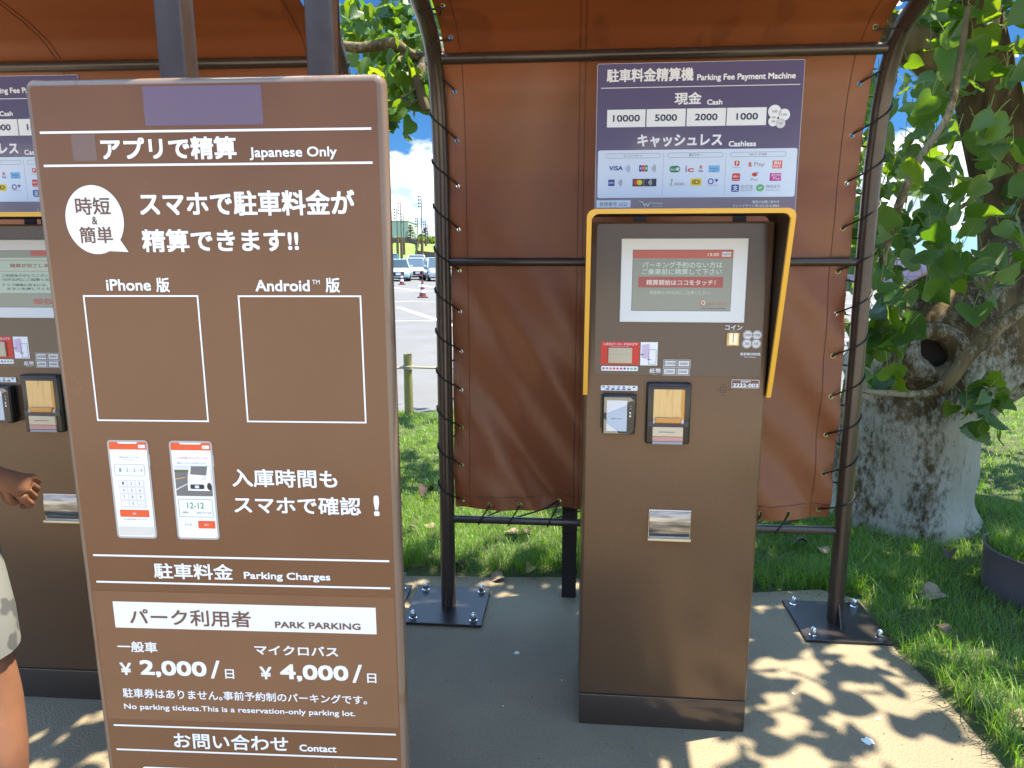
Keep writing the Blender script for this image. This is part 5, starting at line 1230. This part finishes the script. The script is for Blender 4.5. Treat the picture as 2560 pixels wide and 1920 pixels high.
def leaves(name, pos, size, tipdir, nrm, tint, fold, droop, parent):
    n = len(pos); k = len(LT)
    t = tipdir / np.linalg.norm(tipdir, axis=1)[:, None]; nn = nrm - (nrm * t).sum(1)[:, None] * t; nn /= np.linalg.norm(nn, axis=1)[:, None] + 1e-9
    x = np.cross(t, nn)
    X = LT[:, 0][None, :] * size[:, None]; Yv = LT[:, 1][None, :] * size[:, None]
    Z = np.abs(X) * fold[:, None] - droop[:, None] * (Yv ** 2) / size[:, None] + 0.05 * size[:, None] * np.sin(LT[:, 1] * 9 + LT[:, 0] * 6)[None, :]
    V = pos[:, None, :] + x[:, None, :] * X[..., None] + t[:, None, :] * Yv[..., None] + nn[:, None, :] * Z[..., None]
    V = V.reshape(-1, 3) - np.array(TREE)[None, :]
    base = (np.arange(n) * k)[:, None, None] + LFq[None]
    Fq = base.reshape(-1, 4)
    # triangles are stored as degenerate-free tris in a second pass
    tri = Fq[Fq[:, 2] == Fq[:, 3]][:, :3]; tri2 = Fq[Fq[:, 0] == Fq[:, 1]][:, 1:]
    quad = Fq[(Fq[:, 2] != Fq[:, 3]) & (Fq[:, 0] != Fq[:, 1])]
    me = bpy.data.meshes.new(name); tris = np.concatenate([tri, tri2]) if len(tri2) else tri
    nv = len(V); me.vertices.add(nv); me.vertices.foreach_set('co', V.astype(np.float32).ravel())
    li = np.concatenate([quad.ravel(), tris.ravel()]).astype(np.int32); me.loops.add(len(li)); me.loops.foreach_set('vertex_index', li)
    tot = np.concatenate([np.full(len(quad), 4), np.full(len(tris), 3)]).astype(np.int32); st = np.concatenate([[0], np.cumsum(tot)[:-1]]).astype(np.int32)
    me.polygons.add(len(tot)); me.polygons.foreach_set('loop_start', st); me.polygons.foreach_set('loop_total', tot)
    me.polygons.foreach_set('use_smooth', np.ones(len(tot), bool)); me.update(calc_edges=True)
    a = me.attributes.new('tint', 'FLOAT', 'POINT'); a.data.foreach_set('value', np.repeat(tint, k).astype(np.float32))
    me.materials.append(leaf_m); o = bpy.data.objects.new(name, me); COL.objects.link(o); o.parent = parent
    return o
rs = np.random.RandomState(77)
POS = []; SIZ = []
def cluster(c, n, sx, sy, sz, s0, s1):
    c = np.array(c); p = c + rs.normal(size=(n, 3)) * np.array([sx, sy, sz]) * 0.55
    POS.append(p); SIZ.append(rs.uniform(s0, s1, n))
def clusters(lst, Y0, Y1, n, sp, s0, s1):
    for px, py in lst: cluster(at(px, py, rs.uniform(Y0, Y1)), n, sp, sp, sp, s0, s1)
# near foliage right of the shelter
near = [(2290, 60), (2400, 90), (2500, 40), (2250, 210), (2350, 190), (2450, 180), (2540, 190), (2230, 330), (2330, 310), (2430, 330), (2520, 330), (2220, 460), (2310, 470), (2420, 450), (2520, 480), (2235, 600), (2330, 620), (2420, 620), (2500, 600), (2215, 700), (2300, 655), (2390, 640)]
clusters(near, 3.1, 3.9, 7, 0.17, 0.065, 0.15)
clusters([q for q in near if q[1] < 560], 4.3, 5.8, 8, 0.34, 0.07, 0.14)
clusters([(2170, 260), (2160, 420), (2150, 560), (2140, 700), (2120, 820), (2110, 900)], 4.4, 5.2, 12, 0.22, 0.07, 0.13)
clusters([(2150, 330), (2165, 420), (2150, 510), (2160, 590), (2200, 380), (2200, 520), (2230, 640), (2190, 660), (2260, 560)], 3.6, 4.3, 9, 0.18, 0.07, 0.13)
clusters([(2225, 760), (2235, 810), (2215, 840), (2195, 900), (2170, 860), (2205, 940), (2240, 770)], 3.2, 3.4, 5, 0.10, 0.08, 0.15)
clusters([(2430, 985), (2480, 970), (2450, 1030), (2500, 1020), (2470, 1070), (2400, 1000)], 3.35, 3.5, 4, 0.07, 0.07, 0.13)
clusters([(2530, 720), (2480, 690)], 3.3, 3.5, 3, 0.08, 0.06, 0.11)
# foliage in the gap between the two shelters
gap = [(880, 20), (930, 40), (990, 30), (1040, 60), (900, 80), (960, 85), (1010, 95), (1060, 110), (1090, 60), (1100, 20), (920, 150), (965, 165), (1000, 150), (1040, 175), (940, 195), (975, 215), (1010, 200), (960, 245), (985, 262), (1000, 235), (1020, 250), (1110, 190), (1105, 130)]
clusters(gap, 4.3, 5.4, 12, 0.13, 0.06, 0.12)
clusters([(870, 10), (950, 20), (1030, 10), (1100, 40), (900, 60), (990, 70), (1060, 30), (1080, 90), (930, 110), (1020, 130)], 5.2, 6.6, 14, 0.28, 0.07, 0.13)
clusters([(975, 285), (960, 270), (990, 275)], 4.3, 4.5, 4, 0.05, 0.06, 0.11)
# crown overhead, outside the picture, which shades the lawn and dapples the pavement
over = []
for c, n, s in (((2.0, 2.5, 3.6), 70, 0.42), ((2.25, 1.7, 3.75), 70, 0.42), ((2.0, 1.0, 3.9), 50, 0.40), ((2.55, 3.1, 3.5), 110, 0.5), ((3.2, 2.6, 3.8), 120, 0.6), ((3.3, 3.8, 3.6), 150, 0.7), ((2.9, 3.2, 2.8), 70, 0.4),
                ((2.6, 5.2, 3.9), 170, 0.8), ((1.6, 5.0, 4.1), 120, 0.6), ((0.6, 5.2, 4.4), 110, 0.6), ((-0.4, 5.4, 4.4), 80, 0.5), ((-1.5, 5.3, 4.5), 80, 0.5), ((-2.7, 5.2, 4.5), 90, 0.6),
                ((4.2, 4.4, 4.0), 160, 0.8), ((5.2, 4.8, 4.3), 150, 0.8), ((3.2, 6.4, 4.8), 150, 0.8), ((3.6, 7.4, 5.0), 120, 0.8), ((4.6, 6.2, 4.5), 140, 0.9), ((1.8, 6.4, 4.8), 90, 0.7), ((-1.9, 4.3, 3.9), 60, 0.45),
                ((2.6, 4.7, 3.0), 120, 0.6), ((3.7, 4.9, 2.7), 80, 0.5), ((4.0, 4.0, 2.3), 30, 0.4), ((1.5, 3.3, 3.7), 90, 0.45), ((2.2, 3.5, 3.9), 90, 0.45), ((0.7, 3.5, 3.9), 90, 0.45), ((1.25, 3.25, 3.5), 120, 0.42), ((1.75, 3.2, 3.6), 90, 0.4), ((-0.15, 2.45, 3.3), 90, 0.42), ((2.9, 4.0, 4.3), 90, 0.5), ((0.2, 6.9, 4.3), 60, 0.6), ((3.0, 2.2, 3.2), 60, 0.45), ((3.5, 3.2, 3.4), 70, 0.5)):
    cluster(c, n, s, s, s * 0.55, 0.09, 0.17)
POS = np.concatenate(POS); SIZ = np.concatenate(SIZ)
# keep leaves out of the shelters and off the camera
u_ = (POS[:, 0] - S2[0]) * math.cos(S2[2]) + (POS[:, 1] - S2[1]) * math.sin(S2[2]); w_ = -(POS[:, 0] - S2[0]) * math.sin(S2[2]) + (POS[:, 1] - S2[1]) * math.cos(S2[2])
ok = ~((u_ > -2.3) & (u_ < SW + 0.09) & (w_ < 0.16) & (POS[:, 2] < 2.75))
POS, SIZ = POS[ok], SIZ[ok]; n = len(POS)
tip = np.stack([rs.normal(size=n) * 0.75, rs.normal(size=n) * 0.75, -rs.uniform(-0.15, 1.1, n)], 1)
nrm = np.stack([rs.normal(size=n) * 0.8, rs.normal(size=n) * 0.8 - 0.3, rs.uniform(0.2, 1.0, n)], 1)
leaves('crown', POS, SIZ, tip, nrm, np.clip(rs.beta(1.3, 1.9, n), 0, 1), rs.uniform(0.0, 0.55, n), rs.uniform(-0.1, 0.45, n), tree)
# leaf stalks for the near leaves
b = MB(); stalk = mat('leaf_stalk', (0.16, 0.22, 0.04), 0.6)
for i in range(n):
    if POS[i, 1] < 4.0 and POS[i, 2] < 2.9 and POS[i, 0] > 1.3:
        p = Vector(POS[i]) - TREE; t = Vector(tip[i]).normalized(); q = p - t * 0.05 + Vector((rs.uniform(-0.03, 0.03), rs.uniform(-0.02, 0.03), 0.05))
        b.tube([p, (p + q) / 2 + Vector((0, 0, 0.008)), q], 0.0018, stalk, 4, False)
st_ = b.build('leaf_stalk', tree); st_['kind'] = 'stuff'

# ------------------------------------------------------------------ grass blades
rs = np.random.RandomState(9)
def scatter(x0, x1, y0, y1, dens, h0, h1, w):
    n = int((x1 - x0) * (y1 - y0) * dens); return np.stack([rs.uniform(x0, x1, n), rs.uniform(y0, y1, n), rs.uniform(h0, h1, n), np.full(n, w)], 1)
G = np.concatenate([scatter(-1.2, 1.9, 3.02, 4.3, 9000, 0.035, 0.085, 0.0032), scatter(-2.0, -0.2, 4.3, 6.95, 4200, 0.03, 0.07, 0.0045), scatter(1.4, 3.5, 1.3, 4.3, 9000, 0.030, 0.075, 0.0032),
                    scatter(2.6, 6.5, 4.3, 8.3, 1600, 0.03, 0.08, 0.006), scatter(-3.5, 2.6, 4.3, 7.4, 500, 0.03, 0.08, 0.006), scatter(3.5, 5.5, 0.0, 4.3, 700, 0.04, 0.09, 0.005)])
x, y = G[:, 0], G[:, 1]
# distance to the pavement edge, for the longer fringe
P0 = np.array(pv); dmin = np.full(len(x), 9.0); ins = np.zeros(len(x), bool)
for i in range(len(P0)):
    a, c = P0[i], P0[(i + 1) % len(P0)]; d = c - a; t = np.clip(((x - a[0]) * d[0] + (y - a[1]) * d[1]) / (d @ d), 0, 1)
    dmin = np.minimum(dmin, np.hypot(x - a[0] - t * d[0], y - a[1] - t * d[1]))
    cr_ = ((a[1] > y) != (c[1] > y)) & (x < (c[0] - a[0]) * (y - a[1]) / ((c[1] - a[1]) + 1e-12) + a[0]); ins ^= cr_
patch = 0.5 + 0.5 * np.sin(x * 4.1 + 1.3 * np.sin(y * 3.0)) * np.cos(y * 3.7 + 0.8 * np.sin(x * 2.2))
tuft = 0.5 + 0.5 * np.sin(x * 17 + 2 * np.sin(y * 9)) * np.cos(y * 15 + 2 * np.sin(x * 7))
keep = (~ins) & (y < lot_edge(x) - 0.02 + 0.1 * tuft) & (rs.random(len(x)) < 0.55 + 0.45 * tuft) & ((dmin > 0.05 * patch) | (rs.random(len(x)) < 0.3))
tr_d = np.hypot(x - TREE.x, y - TREE.y); keep &= tr_d > 0.36
G, patch, dmin, tuft = G[keep], patch[keep], dmin[keep], tuft[keep]; x, y = G[:, 0], G[:, 1]; n = len(G)
fr = np.exp(-dmin / 0.24) * (y < 4.2); hgt = G[:, 2] * (0.75 + 0.5 * patch) * (1 + 1.35 * fr * tuft + 0.5 * fr); hgt *= np.where(rs.random(n) < 0.03, 1.6, 1.0)
az = rs.uniform(0, 2 * PI, n); lean = rs.uniform(0.2, 0.95, n); dx, dy = np.cos(az), np.sin(az); wv = G[:, 3] * rs.uniform(0.7, 1.3, n)
z0 = lawn_z(x, y) - 0.01; sxv, syv = -dy * wv / 2, dx * wv / 2
pts = []
for t, wf in ((0, 1.0), (0.45, 0.85), (0.8, 0.5), (1.0, 0.06)):
    bx = x + dx * lean * hgt * t ** 1.7; by = y + dy * lean * hgt * t ** 1.7; bz = z0 + hgt * (t - 0.38 * lean * t ** 2.4)
    pts += [np.stack([bx - sxv * wf, by - syv * wf, bz], 1), np.stack([bx + sxv * wf, by + syv * wf, bz], 1)]
V = np.stack(pts, 1).reshape(-1, 3); base = (np.arange(n) * 8)[:, None]
F = np.concatenate([base + np.array([[0, 1, 3, 2]]), base + np.array([[2, 3, 5, 4]]), base + np.array([[4, 5, 7, 6]])])
tint = np.clip(rs.normal(0.38, 0.22, n) + 0.25 * (patch - 0.5), 0, 1)
go = mesh_np('lawn_grass', V, F, grass_m, np.repeat(tint, 8)); go['kind'] = 'stuff'

# grit and crumbs of soil along the pavement edge
rs2 = np.random.RandomState(31); grit_m = mat('grit', (0.075, 0.060, 0.042), 0.9, noise=0.5, nscale=80)
b = MB(); cnt = 0
while cnt < 900:
    i = rs2.randint(2, 15); a, c = np.array(pv[i]), np.array(pv[i + 1]); p = a + (c - a) * rs2.random() + rs2.normal(size=2) * 0.05
    if rs2.random() < 0.15: p = np.array([rs2.uniform(-0.6, 1.45), rs2.uniform(1.3, 3.1)])
    if not in_poly(p[0], p[1], pv): continue
    r_ = 0.0012 + 0.003 * rs2.random() ** 3; q = rs2.uniform(0.6, 1.3, 6) * r_; cnt += 1
    b.add([(p[0] - q[0], p[1], r_ * .4), (p[0], p[1] - q[1], r_ * .4), (p[0] + q[2], p[1], r_ * .4), (p[0], p[1] + q[3], r_ * .4), (p[0], p[1], q[4]), (p[0], p[1], 0)], [(0, 1, 4), (1, 2, 4), (2, 3, 4), (3, 0, 4), (1, 0, 5), (2, 1, 5), (3, 2, 5), (0, 3, 5)], grit_m)
go2 = b.build('gravel'); go2['kind'] = 'stuff'
# fallen leaves
dead_a = mat('dead_leaf_brown', (0.085, 0.052, 0.034), 0.7, noise=0.4, nscale=30); dead_b = mat('dead_leaf_tan', (0.22, 0.165, 0.11), 0.7, noise=0.3, nscale=30); dead_c = mat('dead_leaf_yellow', (0.26, 0.22, 0.05), 0.6, noise=0.3, nscale=20)
def fallen(x, y, s, rz, m, label, curl=0.5, z=0.055):
    s *= 0.60; curl *= 0.8
    V = [(vx * s, vy * s - s * 0.5, curl * abs(vx) * s + 0.35 * curl * s * math.sin(vy * 5)) for vx, vy in LT]
    b = MB(); b.add(V, [tuple(dict.fromkeys(f)) for f in LFc], m); o = b.build('fallen_leaf', smooth=True); o.location = (x, y, z); o.rotation_euler = (rg.uniform(-0.25, 0.25), rg.uniform(-0.25, 0.25), rz)
    tag(o, label, 'leaf', 'fallen leaves')
def gp(px, py): p = at(px, py, 1.0); t = (0 - CAM_H) / (p.z - CAM_H); return p.x * t, p.y * t
for px, py, s, rz, m, l, c in ((1062, 1250, 0.17, 2.4, dead_a, 'large dark brown leaf standing in the grass beside the tall sign', 0.9), (1070, 1328, 0.10, 0.5, dead_b, 'pale tan leaf in the grass left of the shelter pipe', 0.4), (1025, 1336, 0.09, 1.6, dead_a, 'brown leaf low in the grass next to the tall sign edge', 0.5), (1275, 1346, 0.12, 1.2, dead_b, 'pale leaf in the long grass under the canvas sheet', 0.4), (1318, 1342, 0.09, 0.2, dead_a, 'dark brown leaf in the long grass under the canvas, right of a pale one', 0.8),
                               (1238, 1450, 0.12, 1.9, dead_b, 'torn dry leaf on the pavement edge right of the left base plate', 0.3), (1325, 1440, 0.10, 2.6, dead_c, 'yellowing leaf on the pavement edge near the square post', 0.6), (1148, 1428, 0.08, 0.9, dead_a, 'small curled brown leaf at the foot of the shelter pipe', 0.8),
                               (2325, 1505, 0.17, 1.8, dead_b, 'large pale dead leaf lying in the grass before the tree trunk', 0.35), (2370, 1405, 0.12, 2.6, dead_a, 'reddish brown curled leaf in the grass right of the trunk foot', 0.9), (2345, 1590, 0.10, 0.4, dead_a, 'brown leaf in the grass between pavement and tub', 0.6), (2545, 1830, 0.16, 1.2, dead_b, 'big tan leaf cut by the right edge of the picture', 0.3), (2450, 1780, 0.12, 2.0, dead_b, 'tan leaf in the grass by the pavement corner', 0.3), (2052, 1390, 0.10, 0.3, dead_b, 'pale leaf in the grass behind the right shelter pipe', 0.5), (1995, 1372, 0.12, 1.3, dead_a, 'grey brown leaf in shaded grass left of the right shelter pipe', 0.6)):
    gx_, gy_ = gp(px, py); fallen(gx_, gy_, s, rz, m, l, c, 0.035 if not in_poly(gx_, gy_, pv) else 0.008)
# low tub at the right edge
def blade_tub(par):
    r_ = np.random.RandomState(4); n = 2600; a = r_.uniform(0, 2 * PI, n); rr = 0.24 * np.sqrt(r_.random(n)); x, y = rr * np.cos(a), rr * np.sin(a); h = r_.uniform(0.05, 0.13, n); az = r_.uniform(0, 2 * PI, n); le = r_.uniform(0.3, 1.0, n); V = []
    for t, wf in ((0, 1.0), (0.5, 0.8), (1.0, 0.08)):
        cx, cy, cz = x + np.cos(az) * le * h * t ** 1.6, y + np.sin(az) * le * h * t ** 1.6, 0.222 + h * (t - 0.4 * le * t * t)
        for sg_ in (-1, 1): V.append(np.stack([cx - sg_ * np.sin(az) * 0.0018 * wf, cy + sg_ * np.cos(az) * 0.0018 * wf, cz], 1))
    V = np.stack(V, 1).reshape(-1, 3); base = (np.arange(n) * 6)[:, None]
    o = mesh_np('grass', V, np.concatenate([base + np.array([[0, 1, 3, 2]]), base + np.array([[2, 3, 5, 4]])]), grass_m, np.repeat(np.clip(r_.normal(0.45, 0.2, n), 0, 1), 6), par); o['kind'] = 'stuff'
tub_m = mat('tub_plastic', (0.105, 0.085, 0.100), 0.4, noise=0.2, nscale=6); soil2 = mat('tub_soil', (0.05, 0.035, 0.02), 0.9)
root = empty('round_tub', (2.375, 2.95, -0.01), 0, 'low dark purple brown round tub overgrown with grass at the right edge', 'tub')
b = MB(); b.lathe([(0.245, 0.0), (0.255, 0.12), (0.26, 0.235), (0.265, 0.247), (0.254, 0.250), (0.248, 0.235), (0.245, 0.18)], (0, 0, 0), tub_m, 36); b.build('shell', root, smooth=True)
b = MB(); b.lathe([(0.250, 0.19), (0.249, 0.222), (0.01, 0.235)], (0, 0, 0), soil2, 24); b.build('soil', root)
blade_tub(root)

# ------------------------------------------------------------------ person at the left machine
skin = mat('tanned_skin', (0.235, 0.105, 0.058), 0.5, noise=0.15, nscale=20); shirt_m = mat('navy_shirt', (0.020, 0.026, 0.055), 0.85); hair_m = mat('dark_hair', (0.012, 0.010, 0.009), 0.6); shoe_m = mat('dark_shoe', (0.03, 0.03, 0.03), 0.7)
camo = mat('camo_cloth', (0.17, 0.175, 0.168), 0.9, noise=1, nscale=11, col2=(0.075, 0.08, 0.082), detail=2, nlow=0.48, nhigh=0.51)
PX, PY = -1.405, 1.52
person = empty('person', (PX, PY, 0), 0, 'person in navy shirt and grey camouflage shorts standing at the left machine, arm hanging bent', 'person')
def skinned(name, J, E, m, parent, root_i=0, sub=2):
    """J: list of (x, y, z, r)"""
    me = bpy.data.meshes.new(name); me.from_pydata([j[:3] for j in J], E, []); me.materials.append(m)
    o = bpy.data.objects.new(name, me); COL.objects.link(o); o.parent = parent
    sk = o.modifiers.new('skin', 'SKIN'); sk.use_smooth_shade = True
    for i, j in enumerate(J):
        d = me.skin_vertices[0].data[i]; r = j[3]; d.radius = (r, r) if not hasattr(r, '__len__') else r; d.use_root = (i == root_i)
    sb = o.modifiers.new('sub', 'SUBSURF'); sb.levels = sub; sb.render_levels = sub
    return o
J = [(0, 0, 0.90, 0.125), (0, -0.01, 1.05, 0.115), (0, -0.01, 1.22, 0.125), (0, -0.01, 1.36, 0.085), (0, 0, 1.43, 0.05), (0, 0.02, 1.50, 0.062), (0, 0.035, 1.58, 0.080), (0, 0.03, 1.66, 0.060)]
E = [(0, 1), (1, 2), (2, 3), (3, 4), (4, 5), (5, 6), (6, 7)]
def chain(start, pts):
    i = start
    for p in pts: J.append(p); E.append((i, len(J) - 1)); i = len(J) - 1
    return i
for sx in (1, -1):
    chain(0, [(sx * 0.11, 0.0, 0.80, 0.085), (sx * 0.150, 0.0, 0.64, 0.078), (sx * 0.185, 0.01, 0.48, 0.060), (sx * 0.200, -0.015, 0.34, 0.060), (sx * 0.202, -0.02, 0.20, 0.042), (sx * 0.202, -0.02, 0.09, 0.034), (sx * 0.207, 0.06, 0.045, 0.034), (sx * 0.212, 0.15, 0.03, 0.024)])
def arm(sx, sh, el, wr, hd):
    a = chain(2, [(*sh, 0.058)]); mid = lambda p, q, t: tuple(p[i] + (q[i] - p[i]) * t for i in range(3))
    a = chain(a, [(*mid(sh, el, 0.5), 0.046), (*el, 0.038), (*mid(el, wr, 0.35), 0.040), (*mid(el, wr, 0.75), 0.030), (*wr, 0.025)])
    d = (Vector(hd) - Vector(wr)).normalized(); palm = Vector(wr) + d * 0.05
    a = chain(a, [(*palm, 0.027)])
    side = d.cross(Vector((sx * 0.9, -0.3, 0.25))).normalized()      # across the knuckles
    inn = d.cross(side).normalized()                                # curl direction
    if inn.x * sx > 0: inn = -inn
    kn = Vector(wr) + d * 0.085
    for k, (off, ln) in enumerate(((0.030, 0.9), (0.010, 1.0), (-0.010, 0.95), (-0.028, 0.8))):
        f0 = kn + side * off; f1 = f0 + (d * 0.030 + inn * 0.014) * ln; f2 = f1 + (d * 0.004 + inn * 0.026) * ln; f3 = f2 + (-d * 0.014 + inn * 0.012) * ln
        chain(a, [(*f0, 0.0105), (*f1, 0.0098), (*f2, 0.009), (*f3, 0.008)])
    t0 = Vector(wr) + d * 0.035 + side * 0.026; chain(a, [(*t0, 0.013), (*(t0 + d * 0.026 + side * 0.014 + inn * 0.012), 0.0115), (*(t0 + d * 0.050 + side * 0.006 + inn * 0.022), 0.010)])
arm(1, (0.175, -0.01, 1.335), (0.195, -0.09, 1.115), (0.205, 0.07, 1.005), (0.240, 0.13, 0.955))
arm(-1, (-0.175, -0.01, 1.335), (-0.22, -0.04, 1.09), (-0.16, 0.16, 1.13), (-0.12, 0.26, 1.16))
body = skinned('body', J, E, skin, person)
# face and hair
b = MB()
def ball(b, c, r, m, sx=1, sy=1, sz=1, n=14):
    bm = bmesh.new(); bmesh.ops.create_uvsphere(bm, u_segments=n, v_segments=n, radius=1)
    for v in bm.verts: v.co = (c[0] + v.co.x * r * sx, c[1] + v.co.y * r * sy, c[2] + v.co.z * r * sz)
    b.bm(bm, m)
ball(b, (0, 0.018, 1.625), 0.094, hair_m, 0.95, 1.0, 0.88); b.build('hair', person, smooth=True)
b = MB(); ball(b, (0, 0.118, 1.56), 0.016, skin, 0.8, 1.2, 1.3); ball(b, (0.082, 0.03, 1.565), 0.022, skin, 0.4, 0.8, 1.3); ball(b, (-0.082, 0.03, 1.565), 0.022, skin, 0.4, 0.8, 1.3)
for sx in (1, -1): ball(b, (sx * 0.032, 0.103, 1.585), 0.011, white, 1, 0.6, 0.6); ball(b, (sx * 0.032, 0.109, 1.585), 0.006, hair_m)
ball(b, (0, 0.104, 1.522), 0.02, pinkish, 1.1, 0.4, 0.35); b.build('face', person, smooth=True)
def cloth_tube(rows, m, name, parent, seg=28, wob=0.012, seed=0):
    """rows: (x, y, z, rx, ry)"""
    b = MB(); V = []; F = []
    for i, (cx, cy, cz, rx, ry) in enumerate(rows):
        for k in range(seg):
            a = 2 * PI * k / seg; g = 1 + wob * 8 * (math.sin(3 * a + i * 1.3 + seed) * 0.3 + math.sin(7 * a + i * 0.7 + seed) * 0.2) * 0.3
            V.append((cx + rx * g * math.cos(a), cy + ry * g * math.sin(a), cz))
    for i in range(len(rows) - 1):
        for k in range(seg): F.append((i * seg + k, i * seg + (k + 1) % seg, (i + 1) * seg + (k + 1) % seg, (i + 1) * seg + k))
    b.add(V, F, m); return b
b = cloth_tube([(0, 0, 0.80, 0.205, 0.155), (0, 0, 0.88, 0.195, 0.150), (0, 0, 0.97, 0.175, 0.135)], camo, 'shorts', person)
for sx in (1, -1):
    c_ = cloth_tube([(sx * 0.130, 0.0, 0.600, 0.112, 0.118), (sx * 0.125, 0.0, 0.68, 0.114, 0.122), (sx * 0.112, 0.0, 0.76, 0.112, 0.130), (sx * 0.10, 0.0, 0.83, 0.105, 0.140)], camo, '', person, seed=sx)
    b.add(c_.v, c_.f, camo)
so = b.build('shorts', person, smooth=True)
b = cloth_tube([(0, -0.005, 0.90, 0.190, 0.150), (0, -0.005, 1.05, 0.178, 0.142), (0, -0.01, 1.22, 0.188, 0.140), (0, -0.01, 1.34, 0.175, 0.115), (0, -0.005, 1.40, 0.110, 0.085), (0, 0, 1.43, 0.070, 0.070)], shirt_m, 'shirt', person)
for sx, el in ((1, (0.195, -0.09, 1.115)), (-1, (-0.22, -0.04, 1.09))):
    sh = Vector((sx * 0.155, -0.01, 1.35)); e = Vector(el); pts = [sh + (e - sh) * t for t in (0, 0.3, 0.6, 0.92)]
    bb = MB(); bb.tube(pts, [0.078, 0.074, 0.072, 0.074], shirt_m, 20, False); b.add(bb.v, bb.f, shirt_m)
b.build('shirt', person, smooth=True)
for sx in (1, -1):
    b = MB(); b.rbox(sx * 0.207 - 0.048, sx * 0.207 + 0.048, -0.085, 0.20, 0.0, 0.075, shoe_m, 0.025, 3); b.build('shoe', person, smooth=True)
